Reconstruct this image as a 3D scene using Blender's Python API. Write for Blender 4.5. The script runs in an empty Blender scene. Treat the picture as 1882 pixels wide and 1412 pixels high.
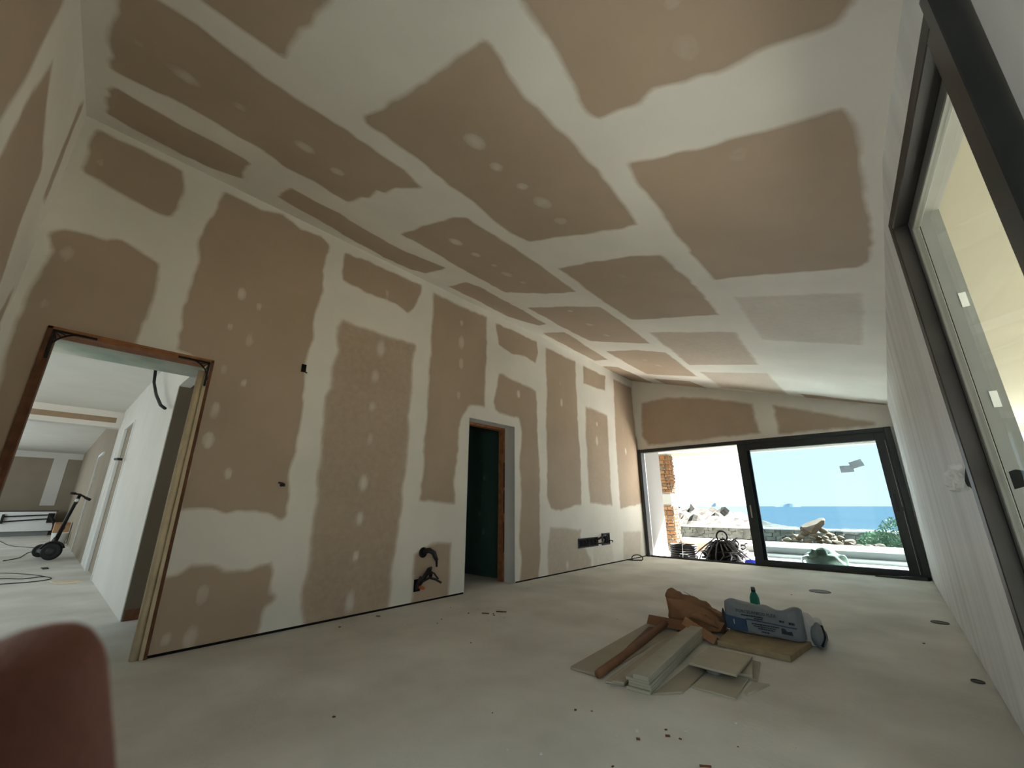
import bpy, bmesh, math, random
import numpy as np
from mathutils import Vector, Matrix, Euler

S = bpy.context.scene
C = S.collection
random.seed(7)

# ------------------------------------------------------------------ camera, world, sun, exposure
cam_d = bpy.data.cameras.new('camera')
cam = bpy.data.objects.new('camera', cam_d)
C.objects.link(cam)
YAW, PITCH, ROLL, FPX = 0.7304986, 0.29363379, 0.00088455, 741.96863
cam_d.sensor_fit = 'HORIZONTAL'
cam_d.sensor_width = 36.0
cam_d.lens = 36.0 * FPX / 1882.0
cam_d.clip_start = 0.008
cam_d.clip_end = 60000
cam_d.dof.use_dof = True
cam_d.dof.focus_distance = 4.0
cam_d.dof.aperture_fstop = 14.0
_f = Vector((-math.sin(YAW) * math.cos(PITCH), math.cos(YAW) * math.cos(PITCH), math.sin(PITCH)))
_r = Vector((math.cos(YAW), math.sin(YAW), 0))
_u = _r.cross(_f)
_r2 = _r * math.cos(ROLL) + _u * math.sin(ROLL)
_u2 = _u * math.cos(ROLL) - _r * math.sin(ROLL)
CAM_M = Matrix((( _r2.x, _u2.x, -_f.x, 0.0), (_r2.y, _u2.y, -_f.y, 0.0), (_r2.z, _u2.z, -_f.z, 1.0), (0, 0, 0, 1)))
cam.matrix_world = CAM_M
S.camera = cam

S.view_settings.view_transform = 'Standard'
S.view_settings.look = 'None'
S.view_settings.gamma = 1.0
S.view_settings.use_curve_mapping = False
S.view_settings.exposure = 2.12

def lin(r, g, b):
    f = lambda c: (c / 255 / 12.92) if c / 255 <= 0.04045 else ((c / 255 + 0.055) / 1.055) ** 2.4
    return (f(r), f(g), f(b), 1.0)

W = bpy.data.worlds.new('hazy_sky')
S.world = W
W.use_nodes = True
nt = W.node_tree
nt.nodes.clear()
wo = nt.nodes.new('ShaderNodeOutputWorld')
bg = nt.nodes.new('ShaderNodeBackground')
tc = nt.nodes.new('ShaderNodeTexCoord')
sx = nt.nodes.new('ShaderNodeSeparateXYZ')
rp = nt.nodes.new('ShaderNodeValToRGB')
nt.links.new(tc.outputs['Generated'], sx.inputs[0])
nt.links.new(sx.outputs['Z'], rp.inputs[0])
rp.color_ramp.elements[0].position = 0.0
rp.color_ramp.elements[0].color = (0.84, 0.93, 0.96, 1)
rp.color_ramp.elements[1].position = 0.6
rp.color_ramp.elements[1].color = (0.70, 0.88, 1.0, 1)
nt.links.new(rp.outputs[0], bg.inputs[0])
bg.inputs[1].default_value = 0.60
nt.links.new(bg.outputs[0], wo.inputs[0])

sun_d = bpy.data.lights.new('sun', 'SUN')
sun_d.energy = 28.0
sun_d.color = (1.0, 0.955, 0.88)
sun_d.angle = 0.02
sun = bpy.data.objects.new('sun', sun_d)
C.objects.link(sun)
sun.location = (2, 30, 30)
sun.rotation_euler = Vector((-0.35, -0.70, -0.60)).to_track_quat('-Z', 'Y').to_euler()

# portals: they only steer light sampling at the openings
def portal(name, loc, rot, w, h):
    d = bpy.data.lights.new(name, 'AREA')
    d.shape = 'RECTANGLE'
    d.size = w
    d.size_y = h
    d.cycles.is_portal = True
    o = bpy.data.objects.new(name, d)
    C.objects.link(o)
    o.location = loc
    o.rotation_euler = rot
    return o

# ------------------------------------------------------------------ helpers
def new_mat(name, col, rough=0.8, metal=0.0, noise=0.0, scale=8.0, bump=0.0, bscale=60.0, spec=0.3, col2=None, detail=4.0):
    m = bpy.data.materials.new(name)
    m.use_nodes = True
    n = m.node_tree
    p = n.nodes['Principled BSDF']
    p.inputs['Roughness'].default_value = rough
    p.inputs['Metallic'].default_value = metal
    p.inputs['Specular IOR Level'].default_value = spec
    p.inputs['Base Color'].default_value = col
    t = n.nodes.new('ShaderNodeTexCoord')
    if noise or col2:
        nz = n.nodes.new('ShaderNodeTexNoise')
        nz.inputs['Scale'].default_value = scale
        nz.inputs['Detail'].default_value = detail
        n.links.new(t.outputs['Object'], nz.inputs['Vector'])
        cr = n.nodes.new('ShaderNodeValToRGB')
        c2 = col2 or tuple(c * (1 - noise) for c in col[:3]) + (1,)
        c1 = col if col2 else tuple(min(1, c * (1 + noise * .6)) for c in col[:3]) + (1,)
        cr.color_ramp.elements[0].position = 0.33
        cr.color_ramp.elements[1].position = 0.67
        cr.color_ramp.elements[0].color = c2
        cr.color_ramp.elements[1].color = c1
        n.links.new(nz.outputs['Fac'], cr.inputs[0])
        n.links.new(cr.outputs[0], p.inputs['Base Color'])
    if bump:
        nb = n.nodes.new('ShaderNodeTexNoise')
        nb.inputs['Scale'].default_value = bscale
        nb.inputs['Detail'].default_value = 3
        n.links.new(t.outputs['Object'], nb.inputs['Vector'])
        bp = n.nodes.new('ShaderNodeBump')
        bp.inputs['Strength'].default_value = bump
        bp.inputs['Distance'].default_value = 0.01
        n.links.new(nb.outputs['Fac'], bp.inputs['Height'])
        n.links.new(bp.outputs[0], p.inputs['Normal'])
    return m

class MB:
    """collects vertices and faces, linked as one mesh object"""
    def __init__(s):
        s.v = []
        s.f = []
    def add(s, vs, fs):
        b = len(s.v)
        s.v += [tuple(v) for v in vs]
        s.f += [tuple(i + b for i in f) for f in fs]
        return s
    def box(s, x0, x1, y0, y1, z0, z1, M=None):
        vs = [Vector(p) for p in ((x0, y0, z0), (x1, y0, z0), (x1, y1, z0), (x0, y1, z0), (x0, y0, z1), (x1, y0, z1), (x1, y1, z1), (x0, y1, z1))]
        if M: vs = [M @ v for v in vs]
        return s.add(vs, [(0, 3, 2, 1), (4, 5, 6, 7), (0, 1, 5, 4), (1, 2, 6, 5), (2, 3, 7, 6), (3, 0, 4, 7)])
    def prism(s, pts, z0, z1, M=None):
        """outline in xy (counter-clockwise), raised from z0 to z1; z may be lists"""
        n = len(pts)
        a = [Vector((p[0], p[1], z0[i] if isinstance(z0, (list, tuple)) else z0)) for i, p in enumerate(pts)]
        b = [Vector((p[0], p[1], z1[i] if isinstance(z1, (list, tuple)) else z1)) for i, p in enumerate(pts)]
        vs = a + b
        if M: vs = [M @ v for v in vs]
        return s.add(vs, [tuple(range(n - 1, -1, -1)), tuple(range(n, 2 * n))] + [(i, (i + 1) % n, n + (i + 1) % n, n + i) for i in range(n)])
    def tube(s, path, r, n=8, cap=True):
        pts = [Vector(p) for p in path]
        rr = r if isinstance(r, (list, tuple)) else [r] * len(pts)
        vs = []
        fs = []
        up = None
        for i, p in enumerate(pts):
            d = (pts[min(i + 1, len(pts) - 1)] - pts[max(i - 1, 0)]).normalized()
            if up is None:
                up = d.orthogonal().normalized()
            else:
                up = (up - d * up.dot(d))
                up = up.normalized() if up.length > 1e-6 else d.orthogonal().normalized()
            w = d.cross(up)
            for k in range(n):
                a = 2 * math.pi * k / n
                vs.append(p + (up * math.cos(a) + w * math.sin(a)) * rr[i])
        for i in range(len(pts) - 1):
            for k in range(n):
                fs.append((i * n + k, i * n + (k + 1) % n, (i + 1) * n + (k + 1) % n, (i + 1) * n + k))
        if cap:
            fs.append(tuple(range(n - 1, -1, -1)))
            b = (len(pts) - 1) * n
            fs.append(tuple(range(b, b + n)))
        return s.add(vs, fs)
    def lathe(s, prof, n=20, M=None):
        vs = []
        fs = []
        for r, z in prof:
            for k in range(n):
                a = 2 * math.pi * k / n
                v = Vector((r * math.cos(a), r * math.sin(a), z))
                vs.append(M @ v if M else v)
        for i in range(len(prof) - 1):
            for k in range(n):
                fs.append((i * n + k, i * n + (k + 1) % n, (i + 1) * n + (k + 1) % n, (i + 1) * n + k))
        fs.append(tuple(range(n - 1, -1, -1)))
        b = (len(prof) - 1) * n
        fs.append(tuple(range(b, b + n)))
        return s.add(vs, fs)
    def build(s, name, mat, parent=None, smooth=False, loc=None, bevel=0.0):
        me = bpy.data.meshes.new(name)
        o = Vector(loc) if loc is not None else None
        me.from_pydata([tuple(Vector(v) - o) for v in s.v] if o is not None else s.v, [], s.f)
        me.materials.append(mat)
        bm = bmesh.new()
        bm.from_mesh(me)
        bmesh.ops.recalc_face_normals(bm, faces=bm.faces)
        if bevel:
            bmesh.ops.bevel(bm, geom=list(bm.edges), offset=bevel, segments=1, affect='EDGES', profile=0.7)
        bm.to_mesh(me)
        bm.free()
        if smooth:
            me.polygons.foreach_set('use_smooth', [True] * len(me.polygons))
        ob = bpy.data.objects.new(name, me)
        C.objects.link(ob)
        if o is not None: ob.location = o
        if parent is not None:
            ob.parent = parent
            if parent.type == 'EMPTY' or parent.location.length > 0:
                ob.location = (o if o is not None else Vector((0, 0, 0))) - Vector(parent.location)
        return ob

def tag(o, label, cat, group=None, kind=None):
    o['label'] = label
    o['category'] = cat
    if group: o['group'] = group
    if kind: o['kind'] = kind
    return o

def thing(name, loc, label, cat, group=None):
    o = bpy.data.objects.new(name, None)
    o.empty_display_size = 0.1
    C.objects.link(o)
    o.location = loc
    return tag(o, label, cat, group)

def struct(mb, name, mat, parent=None, **k):
    o = mb.build(name, mat, parent, **k)
    if parent is None: o['kind'] = 'structure'
    return o

def sempty(name):
    o = bpy.data.objects.new(name, None)
    C.objects.link(o)
    o['kind'] = 'structure'
    return o

def hash2(ix, iy, seed):
    h = np.sin(ix * 127.1 + iy * 311.7 + seed * 74.7) * 43758.5453
    return h - np.floor(h)

def vnoise(x, y, seed=0):
    ix, iy = np.floor(x), np.floor(y)
    fx, fy = x - ix, y - iy
    fx = fx * fx * (3 - 2 * fx)
    fy = fy * fy * (3 - 2 * fy)
    a = hash2(ix, iy, seed); b = hash2(ix + 1, iy, seed)
    c = hash2(ix, iy + 1, seed); d = hash2(ix + 1, iy + 1, seed)
    return (a * (1 - fx) + b * fx) * (1 - fy) + (c * (1 - fx) + d * fx) * fy - 0.5

def sdf(px, py, poly):
    """signed distance to a polygon, negative inside"""
    P = np.array(poly, float)
    d = np.full(px.shape, 1e9)
    ins = np.zeros(px.shape, bool)
    n = len(P)
    for i in range(n):
        a = P[i]
        b = P[(i + 1) % n]
        e = b - a
        t = np.clip(((px - a[0]) * e[0] + (py - a[1]) * e[1]) / max(e @ e, 1e-9), 0, 1)
        d = np.minimum(d, np.hypot(px - a[0] - t * e[0], py - a[1] - t * e[1]))
        if a[1] != b[1]:
            cr = ((a[1] > py) != (b[1] > py)) & (px < (b[0] - a[0]) * (py - a[1]) / (b[1] - a[1]) + a[0])
            ins ^= cr
    return np.where(ins, -d, d)

def sstep(x, a, b):
    t = np.clip((x - a) / (b - a), 0, 1)
    return t * t * (3 - 2 * t)

def paper_mask(u, v, polys, spots, seed, feather=0.03, spot_r=0.04):
    """how much bare board paper shows between the bands of jointing compound"""
    n = vnoise(u * 3.5, v * 3.5, seed) * 0.03 + vnoise(u * 13, v * 13, seed + 3) * 0.022
    m = np.zeros(u.shape)
    for wgt, poly in polys:
        P = np.array(poly)
        if P[:, 0].max() < u.min() - .1 or P[:, 0].min() > u.max() + .1 or P[:, 1].max() < v.min() - .1 or P[:, 1].min() > v.max() + .1:
            continue
        m = np.maximum(m, wgt * sstep(-(sdf(u, v, poly) + n), -feather, feather))
    for i, (a, b) in enumerate(spots):
        r = spot_r * (0.8 + 0.6 * ((i * 37) % 10) / 10)
        ex = (0.75 + 0.4 * ((i * 53) % 10) / 10) * (0.62 if spot_r < .05 else 1.0)
        q = ((u - a) / r) ** 2 + ((v - b) / (r / ex)) ** 2
        m = m * (1 - (0.35 + 0.4 * ((i * 29) % 10) / 10) * sstep(1.5 + n * 14 - q, 0, 1.5))
    return m

def board(parent, P, N, u0, u1, v0, v1, polys, spots, mat, holes=(), step=0.026, thick=0.012, seed=1, feather=0.038, spot_r=0.04, name='plasterboard', maskf=None):
    """one sheet of plasterboard; P(u,v) -> world point, N = side away from the room"""
    def lines(a, b, extra):
        k = max(2, int(math.ceil((b - a) / step)) + 1)
        L = list(np.linspace(a, b, k))
        for e in extra:
            if a < e < b:
                L = [q for q in L if abs(q - e) > 0.008 or q in (a, b)] + [e]
        return np.array(sorted(set(L)))
    U = lines(u0, u1, [h[0] for h in holes] + [h[1] for h in holes])
    V = lines(v0, v1, [h[2] for h in holes] + [h[3] for h in holes])
    uu, vv = np.meshgrid(U, V, indexing='ij')
    nu, nv = len(U), len(V)
    ci = (U[:-1, None] + U[1:, None]) / 2 + 0 * V[None, :-1]
    cj = 0 * U[:-1, None] + (V[None, :-1] + V[None, 1:]) / 2
    keep = np.ones(ci.shape, bool)
    for h in holes:
        keep &= ~((ci > h[0]) & (ci < h[1]) & (cj > h[2]) & (cj < h[3]))
    if not keep.any(): return None
    idx = np.arange(nu * nv).reshape(nu, nv)
    a, b, c, d = idx[:-1, :-1][keep], idx[1:, :-1][keep], idx[1:, 1:][keep], idx[:-1, 1:][keep]
    quads = np.stack([a, b, c, d], 1)
    mask = maskf(uu, vv) if maskf else paper_mask(uu, vv, polys, spots, seed, feather, spot_r)
    X = P(uu, vv).reshape(-1, 3)
    E = np.concatenate([quads[:, [0, 1]], quads[:, [1, 2]], quads[:, [2, 3]], quads[:, [3, 0]]])
    key = np.sort(E, 1)
    key = key[:, 0] * (nu * nv) + key[:, 1]
    un, first, cnt = np.unique(key, return_index=True, return_counts=True)
    be = E[first[cnt == 1]]
    bv = np.unique(be)
    back = {int(k): nu * nv + i for i, k in enumerate(bv)}
    XB = X[bv] + np.array(N) * thick
    skirts = [(int(q), int(p), back[int(p)], back[int(q)]) for p, q in be]
    used = np.unique(quads)
    remap = -np.ones(nu * nv + len(bv), int)
    remap[used] = np.arange(len(used))
    remap[nu * nv:] = len(used) + np.arange(len(bv))
    VA = np.concatenate([X[used], XB])
    ctr = X[used].mean(0)
    FA = [tuple(remap[list(q)]) for q in quads] + [tuple(remap[list(q)]) for q in skirts]
    me = bpy.data.meshes.new(name)
    me.from_pydata((VA - ctr).tolist(), [], FA)
    me.materials.append(mat)
    at = me.attributes.new('paper', 'FLOAT', 'POINT')
    at.data.foreach_set('value', np.concatenate([mask.reshape(-1)[used], mask.reshape(-1)[bv]]).astype(np.float32))
    me.update()
    o = bpy.data.objects.new(name, me)
    C.objects.link(o)
    o.location = tuple(ctr)
    o.parent = parent
    return o

def drywall_mat(name, comp, paper, streak=None):
    m = bpy.data.materials.new(name)
    m.use_nodes = True
    n = m.node_tree
    L = n.links.new
    p = n.nodes['Principled BSDF']
    p.inputs['Roughness'].default_value = 0.60
    p.inputs['Specular IOR Level'].default_value = 0.25
    geo = n.nodes.new('ShaderNodeNewGeometry')
    at = n.nodes.new('ShaderNodeAttribute')
    at.attribute_name = 'paper'
    nz = n.nodes.new('ShaderNodeTexNoise')
    nz.inputs['Scale'].default_value = 18
    nz.inputs['Detail'].default_value = 5
    L(geo.outputs['Position'], nz.inputs['Vector'])
    ma = n.nodes.new('ShaderNodeMath'); ma.operation = 'MULTIPLY_ADD'
    L(nz.outputs['Fac'], ma.inputs[0]); ma.inputs[1].default_value = 0.16
    sub = n.nodes.new('ShaderNodeMath'); sub.operation = 'SUBTRACT'
    L(at.outputs['Fac'], sub.inputs[0]); sub.inputs[1].default_value = 0.08
    L(sub.outputs[0], ma.inputs[2])
    mr = n.nodes.new('ShaderNodeMapRange')
    mr.inputs[1].default_value = 0.10; mr.inputs[2].default_value = 0.60
    L(ma.outputs[0], mr.inputs[0])
    # slow tone drift of compound and paper
    n2 = n.nodes.new('ShaderNodeTexNoise')
    n2.inputs['Scale'].default_value = 1.7
    n2.inputs['Detail'].default_value = 4
    L(geo.outputs['Position'], n2.inputs['Vector'])
    def ramp(c, k):
        r = n.nodes.new('ShaderNodeValToRGB')
        r.color_ramp.elements[0].position = .3; r.color_ramp.elements[1].position = .7
        r.color_ramp.elements[0].color = tuple(x * (1 - k) for x in c[:3]) + (1,)
        r.color_ramp.elements[1].color = tuple(x * (1 + k) for x in c[:3]) + (1,)
        return r
    rc = ramp(comp, .05); rb = ramp(paper, .06)
    L(n2.outputs['Fac'], rc.inputs[0]); L(n2.outputs['Fac'], rb.inputs[0])
    mix = n.nodes.new('ShaderNodeMix'); mix.data_type = 'RGBA'
    L(mr.outputs[0], mix.inputs['Factor'])
    L(rc.outputs[0], mix.inputs['A']); L(rb.outputs[0], mix.inputs['B'])
    L(mix.outputs['Result'], p.inputs['Base Color'])
    if streak:
        n3 = n.nodes.new('ShaderNodeTexNoise')
        n3.inputs['Scale'].default_value = 1.0
        n3.inputs['Detail'].default_value = 3
        mp = n.nodes.new('ShaderNodeMapping')
        mp.inputs['Scale'].default_value = streak
        L(geo.outputs['Position'], mp.inputs[0]); L(mp.outputs[0], n3.inputs['Vector'])
        mx = n.nodes.new('ShaderNodeMix'); mx.data_type = 'RGBA'; mx.blend_type = 'MULTIPLY'
        r3 = n.nodes.new('ShaderNodeValToRGB')
        r3.color_ramp.elements[0].position = .35; r3.color_ramp.elements[1].position = .65
        r3.color_ramp.elements[0].color = (.80, .80, .80, 1); r3.color_ramp.elements[1].color = (1, 1, 1, 1)
        L(n3.outputs['Fac'], r3.inputs[0])
        mx.inputs['Factor'].default_value = 1.0
        L(mix.outputs['Result'], mx.inputs['A']); L(r3.outputs[0], mx.inputs['B'])
        L(mx.outputs['Result'], p.inputs['Base Color'])
    return m


# measured outlines of bare board (metres on each surface) and filled screw spots
WL = {"W1":[[-0.32,3.74],[-0.08,3.74],[0.19,3.75],[0.22,3.55],[0.19,3.3],[0.13,3.29],[-0.11,3.33],[-0.31,3.36],[-0.33,3.39]],"W2":[[-0.36,2.8],[-0.3,2.85],[-0.19,2.88],[-0.1,2.87],[-0.03,2.91],[0.2,2.83],[0.21,2.71],[0.22,2.48],[0.22,2.27],[0.2,2.15],[-0.21,2.14],[-0.19,1.09],[-0.19,0.79],[-0.31,1.09],[-0.34,1.92],[-0.35,2.13],[-0.34,2.31],[-0.33,2.46],[-0.31,2.69]],"W3":[[0.51,3.72],[0.8,3.72],[0.97,3.79],[1.17,3.72],[1.36,3.74],[1.45,3.68],[1.44,3.36],[1.47,3.11],[1.43,2.89],[1.44,2.59],[1.41,2.35],[1.42,2.12],[1.44,1.85],[1.44,1.47],[1.41,1.28],[1.43,1.08],[1.43,0.92],[1.41,0.9],[1.34,0.94],[1.2,0.98],[1.06,0.97],[1.0,0.94],[0.9,0.98],[0.7,0.97],[0.69,2.13],[0.45,2.18],[0.44,2.38],[0.44,2.57],[0.46,2.93],[0.42,3.21],[0.49,3.57]],"W4":[[0.68,0.51],[0.77,0.52],[0.84,0.57],[0.99,0.56],[1.07,0.51],[1.21,0.51],[1.39,0.54],[1.42,0.46],[1.43,0.31],[1.47,0.28],[1.47,0.24],[1.41,0.2],[1.39,0.05],[1.38,-0.01],[0.69,-0.01]],"W5":[[1.72,2.91],[2.02,2.9],[2.38,2.91],[2.64,2.89],[2.63,2.69],[2.63,2.43],[2.65,1.83],[2.64,1.42],[2.64,1.02],[2.59,0.69],[2.57,0.41],[2.58,0.24],[2.57,-0.03],[1.71,-0.03],[1.68,0.25],[1.7,0.46],[1.69,0.62],[1.68,0.88],[1.7,1.05],[1.66,1.29],[1.68,1.49],[1.66,1.81],[1.63,2.04],[1.68,2.14],[1.66,2.35],[1.7,2.56],[1.65,2.79]],"W6":[[1.64,3.69],[1.97,3.73],[2.24,3.71],[2.66,3.73],[2.66,3.62],[2.58,3.39],[2.5,3.29],[2.38,3.34],[2.21,3.34],[1.97,3.32],[1.82,3.36],[1.68,3.38]],"W7":[[2.88,3.7],[3.33,3.69],[3.85,3.71],[3.86,3.26],[3.85,2.78],[3.85,2.33],[3.54,2.29],[3.46,2.14],[3.42,2.02],[3.4,1.95],[3.39,1.51],[3.35,1.3],[3.37,1.03],[2.87,1.07],[2.87,1.49],[2.89,2.0],[2.89,2.45],[2.87,2.75],[2.87,3.17]],"W8":[[2.83,0.5],[3.05,0.58],[3.34,0.58],[3.35,0.4],[3.35,-0.01],[2.84,-0.01],[2.84,0.42]],"W9":[[4.15,2.9],[4.41,2.87],[4.71,2.85],[5.03,2.82],[5.04,2.62],[5.05,1.9],[5.07,1.32],[5.06,0.88],[5.05,0.28],[5.0,-0.02],[4.59,-0.01],[4.63,0.23],[4.59,0.58],[4.63,1.14],[4.6,1.56],[4.65,2.08],[4.58,2.28],[4.34,2.29],[4.07,2.32],[4.03,2.43]],"W10":[[4.06,3.68],[4.41,3.7],[5.05,3.69],[5.08,3.51],[5.01,3.3],[4.72,3.35],[4.41,3.31],[4.14,3.37]],"W11":[[5.31,3.66],[6.24,3.65],[6.24,3.22],[6.24,2.54],[6.26,1.95],[6.25,1.36],[6.22,1.04],[5.48,0.93],[5.34,0.97],[5.24,1.15],[5.27,1.54],[5.26,1.92],[5.31,2.67]],"W11b":[[5.32,0.69],[6.18,0.62],[6.13,0.41],[6.29,0.31],[6.46,0.11],[6.44,-0.03],[5.25,-0.02],[5.22,0.26],[5.28,0.59]],"W12":[[6.53,3.64],[7.38,3.63],[7.34,3.32],[6.5,3.28]],"W13":[[6.53,2.83],[7.36,2.79],[7.34,2.14],[7.32,1.4],[7.33,1.01],[6.52,1.05],[6.48,1.38],[6.49,1.96],[6.49,2.37]],"W13b":[[6.54,0.33],[7.21,0.33],[7.26,-0.0],[6.5,-0.02]],"W14":[[7.74,3.66],[8.59,3.63],[8.61,2.53],[8.76,2.18],[8.63,1.06],[7.63,0.95],[7.67,2.42]],"W14b":[[7.67,0.53],[8.46,0.5],[8.36,0.02],[7.61,0.02]]}
CL = {"C1":[[-3.33,-0.29],[-3.24,-0.26],[-3.27,-0.07],[-3.28,0.1],[-3.26,0.29],[-3.27,0.47],[-3.3,0.51],[-3.66,0.54],[-3.76,0.38],[-3.79,0.17],[-3.79,-0.03],[-3.76,-0.21],[-3.73,-0.3]],"C2":[[-2.05,-0.28],[-2.28,-0.27],[-2.63,-0.28],[-3.0,-0.27],[-3.0,-0.16],[-2.95,-0.02],[-2.93,0.23],[-2.96,0.52],[-3.02,0.7],[-2.98,0.92],[-3.01,1.21],[-2.79,1.21],[-2.73,1.26],[-2.54,1.22],[-2.52,1.29],[-2.37,1.29],[-2.16,1.37],[-2.09,1.19],[-2.1,0.93],[-2.09,0.78],[-2.12,0.54],[-2.13,0.3],[-2.08,0.01],[-2.1,-0.15],[-2.05,-0.28]],"C3":[[-1.85,-0.09],[-1.87,0.0],[-1.87,0.23],[-1.86,0.33],[-1.79,0.33],[-1.61,0.33],[-1.39,0.34],[-1.17,0.35]],"C4":[[-1.85,0.78],[-1.76,0.79],[-1.33,0.83],[-0.91,0.83],[-0.9,0.87],[-0.94,1.12],[-0.94,1.36],[-0.92,1.74],[-0.92,1.94],[-0.96,2.39],[-1.08,2.4],[-1.37,2.38],[-1.88,2.33],[-1.94,2.16],[-1.93,1.83],[-1.9,1.56],[-1.88,1.13],[-1.89,0.81]],"C5":[[-0.66,0.62],[-0.67,0.79],[-0.67,1.07],[-0.72,1.36],[-0.7,1.43],[-0.61,1.42],[-0.51,1.43],[-0.43,1.38],[-0.3,1.41],[-0.19,1.44],[-0.05,1.42],[0.04,1.43],[0.1,1.44],[0.18,1.44],[0.22,1.39],[0.23,1.25]],"C6":[[-0.72,1.8],[-0.6,1.83],[-0.31,1.85],[-0.06,1.85],[0.17,1.87],[0.19,1.97],[0.2,2.08],[0.21,2.39],[0.22,2.76],[0.21,3.33],[0.15,3.41],[-0.4,3.41],[-0.74,3.43],[-0.75,2.9],[-0.75,2.24]],"C7":[[-3.05,1.8],[-2.68,1.78],[-2.25,1.78],[-2.15,1.83],[-2.14,2.03],[-2.13,2.37],[-2.1,2.73],[-2.15,3.42],[-2.56,3.43],[-2.97,3.3],[-3.06,3.3],[-3.07,2.57],[-3.04,2.13]],"C8":[[-3.66,0.86],[-3.35,0.86],[-3.36,1.04],[-3.33,1.27],[-3.42,1.63],[-3.43,2.0],[-3.29,2.5],[-3.73,2.54],[-3.82,2.42],[-3.86,2.06],[-3.8,1.56],[-3.73,1.28],[-3.7,1.0]],"C9":[[-3.77,2.97],[-3.37,2.91],[-3.3,3.06],[-3.32,3.69],[-3.36,4.52],[-3.54,4.57],[-3.69,4.35],[-3.79,4.1],[-3.76,3.4]],"C10":[[-3.76,4.99],[-3.31,4.92],[-3.38,5.66],[-3.48,6.62],[-3.84,6.78],[-3.81,5.8]],"C11":[[-3.92,7.24],[-3.59,7.24],[-3.51,7.93],[-3.49,8.85],[-4.12,9.01]],"C12":[[-3.14,3.84],[-2.53,3.87],[-2.12,3.92],[-2.11,4.43],[-2.17,5.43],[-3.11,5.38],[-3.15,4.58]],"C13":[[-3.17,6.0],[-2.55,5.85],[-2.12,5.92],[-2.2,7.56],[-3.2,7.72]],"C14":[[-3.25,8.14],[-2.52,8.1],[-2.26,8.92],[-3.09,9.01]],"C15":[[-1.96,2.89],[-1.55,2.84],[-1.2,2.84],[-0.98,2.89],[-0.95,3.51],[-0.94,4.3],[-1.37,4.34],[-1.94,4.4],[-1.97,3.79]],"C16":[[-1.95,4.91],[-1.42,4.88],[-0.93,4.89],[-1.0,6.41],[-2.04,6.67]],"C17":[[-2.0,7.15],[-0.99,6.9],[-0.99,8.58],[-2.03,8.48]],"C18":[[-0.71,3.82],[0.16,3.87],[0.13,5.34],[-0.74,5.18]],"C19":[[-0.77,8.35],[0.25,8.54],[0.25,8.74],[-0.73,8.72]]}
WF = {"F1":[[-3.79,3.27],[-3.23,3.29],[-2.37,3.14],[-1.59,2.87],[-1.58,2.57],[-1.54,2.31],[-3.72,2.27],[-3.84,2.5]],"F2":[[-1.24,2.78],[-0.87,2.67],[-0.43,2.5],[0.08,2.29],[0.08,2.24],[-1.25,2.25]]}
WN = {"N1":[[-1.47,2.27],[-2.12,3.08],[-2.25,3.1],[-2.26,3.0],[-2.24,2.66],[-2.18,2.37],[-2.14,2.07]],"N2":[[-2.49,2.98],[-2.74,2.89],[-3.21,2.82],[-3.22,2.5],[-3.36,2.16],[-3.04,1.8],[-2.32,2.01],[-2.38,2.33],[-2.41,2.71]],"N3":[[-3.55,3.58],[-3.66,3.68],[-3.71,2.91],[-3.58,2.84]]}
SL = [[0.78,3.1],[0.79,2.82],[0.94,2.75],[0.76,2.49],[0.92,2.42],[0.78,2.1],[0.95,2.04],[0.78,1.74],[0.94,3.44],[0.97,3.11],[0.78,1.77],[0.78,1.5],[0.96,1.25],[0.94,2.01],[-0.26,2.7],[-0.28,2.3],[-0.26,3.5],[2.19,2.71],[2.16,2.37],[2.16,2.03],[2.17,1.68],[2.15,1.22],[2.15,0.88],[2.15,0.53],[2.14,0.13],[2.2,3.42],[3.37,3.45],[3.38,3.16],[3.39,2.85],[3.37,2.4],[5.72,3.1],[5.74,2.75],[4.58,2.67],[6.92,2.54],[6.88,2.21],[5.74,0.11],[0.79,0.1],[0.93,0.08],[0.95,0.36],[6.69,0.1],[8.01,2.58],[8.06,2.12]]
SC = [[-1.41,0.95],[-1.41,1.24],[-1.45,1.47],[-1.43,1.7],[-1.42,1.9],[-1.44,2.16],[-0.23,1.1],[-0.25,1.28],[-0.23,1.96],[-0.23,2.23],[-2.61,1.88],[-2.61,2.1],[-2.62,2.37],[-2.61,2.63],[-2.63,2.86],[-2.6,3.09],[-2.55,-0.19],[-2.58,-0.01],[-2.62,0.05],[-2.57,0.26],[-2.56,0.33],[-2.57,0.69],[-2.63,0.95],[-2.59,4.02],[-2.63,4.57],[-2.65,5.07],[-2.7,6.5],[-2.61,6.85],[-1.45,3.18]]

# ------------------------------------------------------------------ materials
comp_c, paper_c = lin(234, 229, 219), lin(182, 162, 141)
M_dry = drywall_mat('drywall', comp_c, paper_c)
M_dryR = drywall_mat('drywall_brushed', lin(232, 233, 233), paper_c, streak=(4.0, 4.0, 0.25))
M_plaster = new_mat('white_plaster', lin(228, 226, 218), .85, noise=.05, scale=2)
M_corr = new_mat('corridor_plaster', lin(214, 211, 203), .85, noise=.04, scale=2)
M_corrB = new_mat('corridor_board', lin(150, 138, 120), .85, noise=.06, scale=2)
M_green = new_mat('green_plasterboard', lin(160, 176, 164), .8, noise=.12, scale=4, col2=lin(196, 200, 188))
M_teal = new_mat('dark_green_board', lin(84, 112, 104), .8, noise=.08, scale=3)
M_floor = new_mat('concrete_screed', lin(224, 221, 213), .75, col2=lin(200, 196, 186), scale=1.6, bump=.25, bscale=35, detail=7)
M_wood = new_mat('raw_timber', lin(160, 108, 72), .7, noise=.25, scale=14)
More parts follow.
